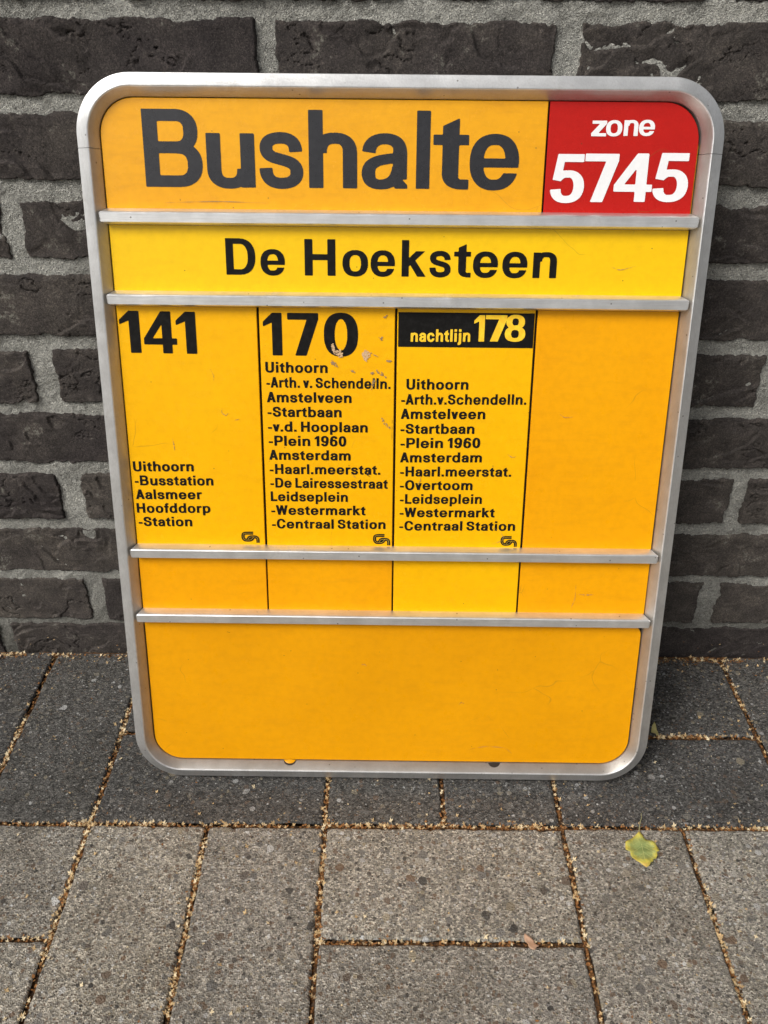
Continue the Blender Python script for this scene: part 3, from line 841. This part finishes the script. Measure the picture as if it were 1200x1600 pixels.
V0L, V1L = 0.2322, 0.4326
t1 = plate('line_panel', rrect(EL, V0L, 0.1272, V1L, 0.0004), NP, 0.0015, M['line'], sign, label='yellow panel of bus line 141')
t2 = plate('line_panel', rrect(0.1291, V0L, 0.2365, V1L, 0.0004), NP + .0002, 0.0015, M['line'], sign, label='scuffed yellow panel of bus line 170')
t3 = plate('line_panel', rrect(0.2384, V0L, 0.3470, V1L, 0.0004), NP, 0.0015, M['line2'], sign, label='yellow panel of night line 178 with black heading')
t4 = plate('line_panel', rrect(0.3489, V0L, 0.4596, V1L, 0.0004), NP - .0002, 0.0015, M['orange'], sign, label='blank orange panel right of line 178')
NT_ = NP + 0.00025
textline('', 0.018, 0.0792, 0.3961, 0.3957, 0.0328, M['black'], t1, NT_, 1.6, [('1', 0.0180, 0.0340), ('4', 0.0366, 0.0630), ('1', 0.0628, 0.0786)])
for r in [('Uithoorn', 0.0189, 0.0697, 0.2976, 0.2982), ('-Busstation', 0.0192, 0.0855, 0.2854, 0.286), ('Aalsmeer', 0.0192, 0.0751, 0.2732, 0.2737),
          ('Hoofddorp', 0.0189, 0.0816, 0.261, 0.2616), ('-Station', 0.0195, 0.0654, 0.2489, 0.2493)]:
    textline(*r, 0.0084, M['black'], t1, NT_)
emblem(0.1072, 0.2349, 0.1223, 0.2447, t1, NT_)
textline('', 0.1319, 0.2073, 0.3952, 0.3953, 0.0333, M['black'], t2, NT_ + .0002, 1.6, [('1', 0.1319, 0.1469), ('7', 0.1513, 0.1758), ('0', 0.1801, 0.2073)])
for r in [('Uithoorn', 0.1327, 0.1828, 0.3816, 0.3817), ('-Arth. v. Schendelln.', 0.1331, 0.2335, 0.3695, 0.3693), ('Amstelveen', 0.133, 0.202, 0.3574, 0.3575),
          ('-Startbaan', 0.1332, 0.1938, 0.3454, 0.3455), ('-v.d. Hooplaan', 0.1331, 0.2152, 0.3331, 0.3331), ('-Plein 1960', 0.1333, 0.1975, 0.3211, 0.3211),
          ('Amsterdam', 0.1333, 0.2011, 0.309, 0.3091), ('-Haarl.meerstat.', 0.1333, 0.2259, 0.2968, 0.2971), ('-De Lairessestraat', 0.1334, 0.2322, 0.2849, 0.2849),
          ('Leidseplein', 0.1334, 0.1986, 0.2729, 0.2729), ('-Westermarkt', 0.1334, 0.2136, 0.2607, 0.2611), ('-Centraal Station', 0.1336, 0.2307, 0.2484, 0.2489)]:
    textline(*r, 0.0083, M['black'], t2, NT_ + .0002)
emblem(0.2203, 0.2340, 0.2348, 0.2440, t2, NT_ + .0002)
box = plate('night_heading', rrect(0.2391, 0.4030, 0.3464, 0.4300, 0.0002), NT_ + .0001, 0.0003, M['black'], t3, 0.0001, label='black heading strip reading nachtlijn 178')
textline('', 0.299, 0.3398, 0.4078, 0.4083, 0.0204, M['yprint'], box, NT_ + .0003, 2, [('1', 0.2990, 0.3074), ('7', 0.3080, 0.3249), ('8', 0.3235, 0.3398)])
textline('nachtlijn', 0.2491, 0.2963, 0.4073, 0.4078, 0.0093, M['yprint'], box, NT_ + .0003, 3, bold=2.2)
for r in [('Uithoorn', 0.2464, 0.2965, 0.369, 0.3694), ('-Arth.v.Schendelln.', 0.2424, 0.3441, 0.3566, 0.3576), ('Amstelveen', 0.2422, 0.3113, 0.3447, 0.3453),
          ('-Startbaan', 0.2421, 0.303, 0.3323, 0.3329), ('-Plein 1960', 0.2423, 0.3082, 0.3202, 0.321), ('Amsterdam', 0.2422, 0.3102, 0.3079, 0.3087),
          ('-Haarl.meerstat.', 0.2424, 0.3353, 0.2958, 0.2966), ('-Overtoom', 0.2425, 0.3035, 0.2839, 0.2845), ('-Leidseplein', 0.2426, 0.3119, 0.2717, 0.2724),
          ('-Westermarkt', 0.2426, 0.3233, 0.2598, 0.2605), ('-Centraal Station', 0.2425, 0.3414, 0.2477, 0.2486)]:
    textline(*r, 0.0083, M['black'], t3, NT_)
emblem(0.3298, 0.2338, 0.3436, 0.2434, t3, NT_)
# lower strip and bottom plate
for u0, u1, m, dn, lb in ((EL, 0.1271, 'orange', 0, 'orange strip panel below line 141'), (0.1284, 0.2368, 'orange', -.0001, 'orange strip panel below line 170'),
                     (0.2382, 0.3469, 'line2', .0002, 'brighter yellow strip panel below line 178'), (0.3485, 0.4600, 'orange', -.0001, 'orange strip panel at the right end of its row')):
    plate('strip_panel', rrect(u0, 0.1715, u1, 0.2212, 0.0003), NP + dn, 0.0015, M[m], sign, label=lb)
bp = plate('bottom_panel', rrect(EL + .0002, 0.0166, SW - 0.0168, 0.1600, (0.0255, 0.0255, 0.0095, 0.003)), NP, 0.0015, M['orange2'], sign, label='large blank orange panel at the bottom')

# cross bars
def bar(vc, u0=0.0124, u1=0.4637):
    pr = [(-0.0057, -0.0046, 0.0040), (-0.0055, -0.0030, 0.0036), (-0.0043, 0.0032, 0.0010), (-0.0037, 0.0041, 0.0004), (0.0030, 0.0045, 0.0), (0.0036, 0.0041, 0.0004), (0.0042, 0.0030, 0.0012),
          (0.0060, -0.0030, 0.0036), (0.0062, -0.0046, 0.0040)]
    K = len(pr); vs = []
    st = [0, 0.0008] + [0.02 + 0.05 * q for q in range(9)]
    sts = [u0, u0 + .0009] + list(np.linspace(u0 + 0.01, u1 - 0.01, 8)) + [u1 - .0009, u1]
    for si, u in enumerate(sts):
        end = si in (0, len(sts) - 1)
        for (a, n, e) in pr:
            uu = u
            if si <= 1: uu = u + e
            if si >= len(sts) - 2: uu = u - e
            k = 0.90 if end else 1.0
            vs.append((uu, vc + a * k, n - (0.0006 if end else 0) + 0.00006 * math.sin(u * 37)))
    L = len(sts)
    f = [[i * K + k, (i + 1) * K + k, (i + 1) * K + k + 1, i * K + k + 1] for i in range(L - 1) for k in range(K - 1)]
    f += [[i * K + K - 1, (i + 1) * K + K - 1, (i + 1) * K, i * K] for i in range(L - 1)]
    f.append(list(range(K))[::-1]); f.append([(L - 1) * K + k for k in range(K)])
    o = mesh_obj('crossbar', vs, f, M['alu_h'], sign, True)
    bmx = bmesh.new(); bmx.from_mesh(o.data); bmesh.ops.recalc_face_normals(bmx, faces=bmx.faces)
    for e in bmx.edges:
        if len(e.link_faces) == 2 and e.calc_face_angle(0) > math.radians(30): e.smooth = False
    bmx.to_mesh(o.data); bmx.free()
for vc in (0.4987, 0.4382, 0.2268, 0.1658): bar(vc)

# drain notches in the lower frame edge: one filled by a yellow bump, one open and dark
def half_disc(uc, vc, r, lift, mat, name, dome):
    def nf(v): return -0.0040 + (0.0154 - min(v, 0.0154)) * 1.39 + lift
    vs = [(uc, vc - 0.25 * r, nf(vc - 0.25 * r) + dome)]; K = 16
    for k in range(K + 1):
        a = math.pi + math.pi * k / K
        vs.append((uc + r * math.cos(a), vc + 0.52 * r * math.sin(a), nf(vc + 0.52 * r * math.sin(a))))
    vs.append((uc, vc + 0.0004, nf(vc)))
    return mesh_obj(name, vs, [[0, k + 1, k + 2] for k in range(K)] + [[0, K + 1, K + 2], [0, K + 2, 1]], mat, sign, True)
half_disc(0.1428, 0.0160, 0.0060, 0.00025, M['gap'], 'drain_notch_or_shadow', 0)  # dark rim that also paints the shadow below the bump
half_disc(0.1428, 0.0170, 0.0056, 0.0006, M['orange2'], 'yellow_bump', 0.0010)
half_disc(0.3355, 0.0161, 0.0056, 0.00025, M['gap'], 'drain_notch_or_shadow', 0)

# scuffs on the 170 panel
SC = [
 (1, [(0.1865, 0.4053), (0.1878, 0.4049), (0.1884, 0.4004), (0.1941, 0.3986), (0.1953, 0.3978), (0.1947, 0.3944), (0.1926, 0.394), (0.1907, 0.3959), (0.188, 0.3973), (0.1861, 0.4019)]),
 (1, [(0.211, 0.3999), (0.2137, 0.4003), (0.2168, 0.3977), (0.2172, 0.3954), (0.2152, 0.3938), (0.2141, 0.3908), (0.2122, 0.3923), (0.2106, 0.3953)]),
 (0, [(0.1845, 0.3904), (0.1868, 0.392), (0.1895, 0.3897), (0.191, 0.3863), (0.1875, 0.3874)]),
 (0, [(0.2211, 0.3839), (0.2238, 0.3847), (0.2269, 0.3824), (0.2308, 0.3778), (0.2261, 0.3801), (0.223, 0.3816)]),
 (0, [(0.2172, 0.3823), (0.2192, 0.3827), (0.2203, 0.3816), (0.2184, 0.3804)]),
 (0, [(0.226, 0.3456), (0.2276, 0.3444), (0.2312, 0.34), (0.2356, 0.3352), (0.2312, 0.3376), (0.2272, 0.3416)]),
 (0, [(0.2228, 0.4124), (0.2247, 0.4098), (0.2266, 0.4113), (0.2263, 0.4076), (0.2243, 0.4094)]),
 (0, [(0.2192, 0.3769), (0.2211, 0.3762), (0.22, 0.3723), (0.2177, 0.3676), (0.2188, 0.3723)]),
 (0, [(0.2168, 0.3984), (0.2237, 0.3951), (0.2234, 0.3945), (0.2175, 0.3975)]),
 (0, [(0.2253, 0.4273), (0.2272, 0.4259), (0.2303, 0.4278), (0.2306, 0.4263), (0.228, 0.4252)]),
 (0, [(0.2299, 0.3921), (0.2341, 0.3921), (0.2337, 0.3913), (0.2314, 0.3909)]),
 (0, [(0.2014, 0.3845), (0.2049, 0.3826), (0.2045, 0.3821), (0.2018, 0.3836)]),
 (1, [(0.1926, 0.4004), (0.1934, 0.4001), (0.193, 0.3989)])]
for pale, pts in SC:
    # each scuff is broken into flecks so that the panel shows between them
    P = np.array(pts); c0 = P.mean(0); vs, fs = [], []
    lo, hi = P.min(0), P.max(0)
    rs = random.Random(int(c0[0] * 1e6))
    def inside(p):
        r_ = False
        for i in range(len(P)):
            a, b = P[i], P[i - 1]
            if (a[1] > p[1]) != (b[1] > p[1]) and p[0] < (b[0] - a[0]) * (p[1] - a[1]) / (b[1] - a[1] + 1e-12) + a[0]: r_ = not r_
        return r_
    area = (hi[0] - lo[0]) * (hi[1] - lo[1])
    for q in range(int(30 + area / 2.4e-7 * (0.9 if pale else 0.34))):
        p = (rs.uniform(lo[0], hi[0]), rs.uniform(lo[1], hi[1]))
        if not inside(p): continue
        r0 = rs.uniform(.00018, .0006); b = len(vs); an = rs.uniform(0, 6.3)
        for k in range(5):
            rr_ = r0 * rs.uniform(.5, 1.2); a = an + k * 1.2566
            vs.append((p[0] + rr_ * math.cos(a) * 1.4, p[1] + rr_ * math.sin(a), NP + .0008 + q * 2e-7))
        fs.append([b + k for k in range(5)])
    if vs: mesh_obj('scuff_mark', vs, fs, M['scrape_pale' if pale else 'scrape'], t2)

def scratch(pts, w, mat, parent, n):
    P = np.array(pts, float); dense = []
    for i in range(len(P) - 1):
        for t_ in np.linspace(0, 1, 8, endpoint=False): dense.append(P[i] * (1 - t_) + P[i + 1] * t_)
    dense.append(P[-1]); D = np.array(dense)
    for _ in range(6): D[1:-1] = (D[:-2] + 2 * D[1:-1] + D[2:]) / 4
    d = np.gradient(D, axis=0); d /= np.linalg.norm(d, axis=1)[:, None]
    k = len(D); prof_ = np.abs(vnoise(np.arange(k) * 0.9 + pts[0][0] * 999, np.zeros(k), 5)) * w * np.sin(np.linspace(0.1, 3.04, k))
    nv = np.stack([-d[:, 1], d[:, 0]], 1) * prof_[:, None]
    mesh_obj('scratch', [(*p, n) for p in D + nv] + [(*p, n) for p in D - nv], [[i, k + i, k + i + 1, i + 1] for i in range(k - 1)], M[mat], parent)
for pts, w, m, par in [
    ([(0.0535, 0.327), (0.0545, 0.321), (0.0548, 0.316)], .0005, 'scrape', t1), ([(0.088, 0.384), (0.091, 0.378), (0.090, 0.374)], .0003, 'scrape', t1),
    ([(0.096, 0.352), (0.0955, 0.348), (0.099, 0.3455), (0.101, 0.348)], .0005, 'scrape', t1), ([(0.106, 0.342), (0.110, 0.343)], .0004, 'scrape', t1),
    ([(0.318, 0.253), (0.329, 0.248), (0.333, 0.240), (0.322, 0.236)], .0003, 'scrape', t3), ([(0.331, 0.316), (0.335, 0.313), (0.339, 0.314)], .0003, 'scrape', t3),
    ([(0.256, 0.288), (0.260, 0.292), (0.259, 0.297)], .0003, 'scrape', t3), ([(0.372, 0.350), (0.376, 0.347), (0.384, 0.348)], .0003, 'scrape', t4),
    ([(0.400, 0.190), (0.408, 0.1895), (0.414, 0.190)], .0005, 'scrape', bp), ([(0.31, 0.030), (0.325, 0.034), (0.345, 0.033), (0.352, 0.026)], .0003, 'scrape', bp),
    ([(0.21, 0.118), (0.2125, 0.119), (0.215, 0.117)], .0006, 'scrape', bp), ([(0.300, 0.078), (0.302, 0.081), (0.305, 0.079)], .0006, 'scrape', bp),
    ([(0.09, 0.150), (0.093, 0.149)], .0005, 'gap', bp), ([(0.402, 0.466), (0.410, 0.463), (0.423, 0.467)], .0003, 'scrape', nm),
    ([(0.2145, 0.3010), (0.2165, 0.2985), (0.2150, 0.2965), (0.2175, 0.2950)], .0011, 'gap', t2), ([(0.201, 0.298), (0.206, 0.294)], .0004, 'scrape', t2),
    ([(0.192, 0.3405), (0.1925, 0.3385), (0.1915, 0.3370)], .0008, 'gap', t2), ([(0.235, 0.325), (0.2352, 0.345)], .0003, 'gap', t2),
    ([(0.06, 0.5090), (0.10, 0.5105), (0.14, 0.5095)], .0003, 'scrape', hdr), ([(0.395, 0.177), (0.398, 0.186), (0.3975, 0.199)], .00025, 'scrape', bp)]:
    scratch(pts, w, m, par, NP + 0.0011 if m == 'gap' or par is t2 else NP + 0.0004)

# ------------------------------------------------------------------ fallen leaves
def mat_leaf():
    t = NT('birch_leaf')
    tc = t.n('ShaderNodeTexCoord')
    sub = t.n('ShaderNodeVectorMath', operation='DISTANCE'); t.set(sub.inputs[0], tc.outputs['Object']); sub.inputs[1].default_value = (0.0005, 0.0015, 0)
    d = t.math('ADD', sub.outputs['Value'], t.math('MULTIPLY_ADD', t.noise(320, 4, 0.7), 0.014, -0.007))
    c = t.ramp(t.math('MULTIPLY', d, 50.0), [(0.10, (0.19, 0.25, 0.085)), (0.45, (0.29, 0.32, 0.10)), (0.65, (0.50, 0.44, 0.07)), (0.90, (0.55, 0.37, 0.09))])
    return t.out(c, 0.55, t.bump(t.noise(260, 3), 0.0012, 0.8))
M['leaf'] = mat_leaf()
M['stem'] = mat_simple('leaf_stem', (0.30, 0.28, 0.14), 0.6, 0.2)
M['vein'] = mat_simple('leaf_vein', (0.40, 0.42, 0.16), 0.6, 0.2)
M['dry'] = mat_simple('dry_leaf', (0.42, 0.26, 0.17), 0.75, 0.25, 260)
M['fade'] = mat_simple('faded_leaf', (0.44, 0.38, 0.15), 0.7, 0.35, 260)

def leaf_mesh(outline, rings, curl, seed, lift=0.0):
    P = np.array(outline); c0 = P.mean(0); P = P - c0
    N = len(P); vs, fs = [(0, 0, 0)], []
    for r in range(1, rings + 1):
        k = r / rings
        for p in P:
            q = p * k
            z_ = curl * (np.hypot(*q) / 0.015) ** 2 + 0.0006 * math.sin(q[0] * 520 + seed) * k + 0.0004 * math.cos(q[1] * 700 + seed) + lift * max(0, q[1]) * 6
            vs.append((q[0], q[1], z_))
    for i in range(N): fs.append([0, 1 + i, 1 + (i + 1) % N])
    for r in range(rings - 1):
        for i in range(N):
            a = 1 + r * N + i; b = 1 + r * N + (i + 1) % N
            fs.append([a, a + N, b + N, b])
    return vs, fs, c0
def solidify(o, th=0.00025):
    m = o.modifiers.new('thickness', 'SOLIDIFY'); m.thickness = th; m.offset = -1
out1 = [(0.4794, -0.2204), (0.4839, -0.2264), (0.4893, -0.2293), (0.4911, -0.2322), (0.4923, -0.2357), (0.4926, -0.2398), (0.4902, -0.2403), (0.4902, -0.2432), (0.4877, -0.2467), (0.486, -0.2467), (0.4844, -0.2495), (0.4825, -0.2501), (0.4803, -0.2535), (0.4769, -0.256), (0.4749, -0.2529), (0.4726, -0.2502), (0.4698, -0.249), (0.4671, -0.246), (0.4662, -0.2434), (0.4666, -0.2405), (0.4633, -0.2382), (0.4636, -0.2348), (0.4646, -0.2306), (0.4683, -0.2283), (0.4734, -0.2247)]
def toothed(P, depth):
    c = np.mean(P, 0); out = []
    for i in range(len(P)):
        a, b = np.array(P[i]), np.array(P[(i + 1) % len(P)])
        out.append(tuple(a))
        L = np.linalg.norm(b - a); n_ = max(1, int(round(L / 0.0016)))
        for q in range(1, n_ * 2):
            p = a + (b - a) * q / (n_ * 2)
            if q % 2: p = p + (c - p) / np.linalg.norm(c - p) * depth
            out.append(tuple(p))
    return out
vs, fs, c0 = leaf_mesh(toothed(out1[::-1], 0.0006), 6, 0.0012, 1)
leaf = empty('fallen_leaf', (c0[0], c0[1], 0.0022))
tag(leaf, 'yellow green birch leaf with toothed edge and thin stem, lying flat on the light pavers', 'leaf')
b = mesh_obj('blade', vs, fs, M['leaf'], leaf, True); solidify(b)
def strand(name, pts, r, mat, parent):
    vs, fs = [], []
    pts = [Vector(p) for p in pts]
    for i, p in enumerate(pts):
        d = (pts[min(i + 1, len(pts) - 1)] - pts[max(i - 1, 0)]).normalized()
        a = d.cross(Vector((0, 0, 1))).normalized(); c = a.cross(d)
        rr_ = r * (1 - 0.4 * i / len(pts))
        for k in range(6):
            an = k * math.pi / 3
            vs.append(tuple(p + a * rr_ * math.cos(an) + c * rr_ * math.sin(an)))
    for i in range(len(pts) - 1):
        for k in range(6):
            fs.append([i * 6 + k, i * 6 + (k + 1) % 6, (i + 1) * 6 + (k + 1) % 6, (i + 1) * 6 + k])
    return mesh_obj(name, vs, fs, mat, parent, True)
R3 = lambda x, y, zz: (x - c0[0], y - c0[1], zz)
strand('stem', [R3(0.4794, -0.2210, .0006), R3(0.4808, -0.2160, .0022), R3(0.4825, -0.2113, .0030), R3(0.4845, -0.2078, .0030), R3(0.4861, -0.2016, .0024)], 0.00042, M['stem'], leaf)
strand('midrib', [R3(0.4794, -0.2206, .0012), R3(0.4790, -0.2300, .0004), R3(0.4785, -0.2400, .0004), R3(0.4772, -0.2550, .0010)], 0.00026, M['vein'], leaf)
for y_, dx, dy in ((-.2290, .0075, -.004), (-.2340, .0095, -.007), (-.2400, .0080, -.008), (-.2460, .005, -.006)):
    for sgn in (-1, 1):
        strand('side_vein', [R3(0.4789, y_, .0004), R3(0.4789 + sgn * dx * .5, y_ + dy * .45, .0004), R3(0.4789 + sgn * dx, y_ + dy, .0008)], 0.00013, M['vein'], leaf)
out2 = [(0.3646, -0.3144), (0.3661, -0.3162), (0.3692, -0.318), (0.3715, -0.3196), (0.3711, -0.3209), (0.3726, -0.3227), (0.3747, -0.3234), (0.3738, -0.3247), (0.3725, -0.3247), (0.3718, -0.3263), (0.3703, -0.3276), (0.3684, -0.3272), (0.3665, -0.3261), (0.3658, -0.3243), (0.3658, -0.322), (0.3642, -0.3207), (0.3636, -0.3186), (0.3636, -0.3157)]
vs, fs, c2 = leaf_mesh(out2[::-1], 4, 0.003, 2)
o = tag(mesh_obj('leaf_scrap', vs, fs, M['dry'], None, True), 'small dry pinkish brown leaf scrap lying across a joint between light pavers', 'leaf'); o.location = (c2[0], c2[1], 0.0026); solidify(o)
out3 = [(0.5268, -0.0936), (0.5275, -0.097), (0.5277, -0.1012), (0.528, -0.1071), (0.5253, -0.11), (0.5248, -0.1071), (0.5224, -0.1063), (0.5204, -0.1055), (0.5234, -0.0979)]
vs, fs, c3 = leaf_mesh(out3[::-1], 4, 0.004, 3, 0.05)
o = tag(mesh_obj('withered_leaf', vs, fs, M['fade'], None, True), 'crumpled pale yellow leaf at the right foot of the sign, on dark paving', 'leaf'); o.location = (c3[0], c3[1], 0.004); solidify(o)

# ------------------------------------------------------------------ litter of birch bracts and seeds
LV, LF, LM = [], [], []
def add_bract(x, y, zz, s, m, r):
    """three-lobed bract: a stalk and three leaf-shaped lobes bent upward"""
    yaw_ = r.uniform(0, 6.283); tx, ty = r.uniform(-.7, .7), r.uniform(-.7, .7)
    cy_, sy_ = math.cos(yaw_), math.sin(yaw_)
    def put(a, b, c):
        X_, Y_ = (a * cy_ - b * sy_) * s, (a * sy_ + b * cy_) * s
        LV.append((x + X_, y + Y_, max(zz - 0.002, zz + c * s + tx * X_ + ty * Y_)))
    for k, (ang, ln) in enumerate(((0, 1.0), (1.15, 0.85), (-1.15, 0.85))):
        b0 = len(LV); ca, sa = math.cos(ang), math.sin(ang)
        for (p, q, h) in ((0.0, 0.0, 0.0), (0.5, 0.26, 0.10), (1.0, 0.0, 0.34), (0.5, -0.26, 0.10)):
            put((p * ca - q * sa) * ln, (p * sa + q * ca) * ln, h)
        LF.append([b0, b0 + 1, b0 + 2]); LF.append([b0, b0 + 2, b0 + 3]); LM.extend((m, m))
    b0 = len(LV)
    for (p, q, h) in ((0.1, 0.13, 0), (-0.75, 0.04, 0.05), (0.1, -0.13, 0)): put(p, q, h)
    LF.append([b0, b0 + 1, b0 + 2]); LM.append(m)
def add_fleck(x, y, zz, s, m, r):
    yaw_ = r.uniform(0, 6.283); asp = r.uniform(.25, .8); t_ = r.uniform(-.5, .5)
    b0 = len(LV); n = 5
    for k in range(n):
        a = k * 6.2832 / n; p, q = math.cos(a) * r.uniform(.7, 1.1), math.sin(a) * asp * r.uniform(.7, 1.1)
        X_, Y_ = (p * math.cos(yaw_) - q * math.sin(yaw_)) * s, (p * math.sin(yaw_) + q * math.cos(yaw_)) * s
        LV.append((x + X_, y + Y_, zz + t_ * X_ + 0.25 * s * math.cos(a * 2)))
    LF.append([b0 + k for k in range(n)]); LM.append(m)
r = random.Random(5)
for (x0, y0, x1, y1) in joints:
    L = math.hypot(x1 - x0, y1 - y0)
    if max(x0, x1) < -0.22 or min(x0, x1) > 0.80 or max(y0, y1) < -0.50: continue
    wallside = y0 > 0
    covered = 0
    for q in range(int(L * (4200 if wallside else 3600))):
        u = r.random(); x = x0 + (x1 - x0) * u; y = y0 + (y1 - y0) * u
        if y < -0.52 or (y > 0.004 and not wallside): continue
        dens = 0.62 + 1.6 * float(fbm(np.array([x]), np.array([y]), 16, 909, 2)[0])
        if y > -0.19 and not wallside: dens -= 0.30
        if y < -0.23 and x0 == x1: dens += 0.25
        if r.random() > max(0.22, dens): continue
        w_ = r.gauss(0, 0.0013)
        if wallside: w_ = -abs(r.gauss(0, 0.0035)) + 0.003
        if abs(x1 - x0) > abs(y1 - y0): y += w_
        else: x += w_
        zz = -0.0030 + r.random() * 0.0030
        if abs(w_) > 0.0024: zz = 0.0006
        if wallside: zz = r.uniform(-.001, .003)
        k = r.random()
        if k < 0.18: add_bract(x, y, zz + 0.0008, r.uniform(.0016, .0029), 0 if r.random() < .65 else 1, r)
        elif k < 0.26: add_bract(x, y, zz, r.uniform(.0014, .0024), 2, r)
        elif k < 0.66: add_fleck(x, y, zz - .001, r.uniform(.0007, .0021), 2, r)
        elif k < 0.72: add_fleck(x, y, zz, r.uniform(.0006, .0016), 0, r)
        else: add_fleck(x, y, zz - .0015, r.uniform(.0008, .0024), 3, r)
for q in range(2000):                     # strays on the paver tops
    x, y = r.uniform(-.2, .78), r.uniform(-.5, .0)
    jd = min((abs(x - a) if abs(a - c_) < 1e-6 and min(b_, d_) <= y <= max(b_, d_) else (abs(y - b_) if abs(b_ - d_) < 1e-6 and min(a, c_) <= x <= max(a, c_) else 9)) for a, b_, c_, d_ in joints)
    if r.random() > 0.30 + 0.70 * math.exp(-jd / 0.008): continue
    k = r.random()
    if k < .38: add_bract(x, y, 0.0010, r.uniform(.0016, .0028), 0 if r.random() < .6 else 1, r)
    elif k < .8: add_fleck(x, y, 0.0009, r.uniform(.0005, .0014), 1 if r.random() < .4 else 0, r)
    else: add_fleck(x, y, 0.0009, r.uniform(.0007, .0018), 2, r)
for q in range(240):                     # grit and crumbs along the foot of the wall
    x = r.uniform(-.2, .75); y = -abs(r.gauss(0, .014))
    if r.random() < .3: add_bract(x, y, .001, r.uniform(.0012, .0024), r.choice((0, 0, 1, 2)), r)
    else: add_fleck(x, y, .0008, r.uniform(.0005, .0016), r.choice((0, 2, 2, 3, 3)), r)
for q in range(60):                      # a few lodged on brick ledges low down
    x = r.uniform(-.18, .7); add_fleck(x, YW - 0.002, r.uniform(.002, .02), r.uniform(.0005, .0013), r.choice((0, 2)), r)
lit = mesh_obj('litter', LV, LF, None, None, False, [M['tan'], M['pale'], M['rust'], M['dark_litter']], LM)
tag(lit, 'tan birch bracts and brown crumbs gathered in the paver joints', 'litter', kind='stuff')
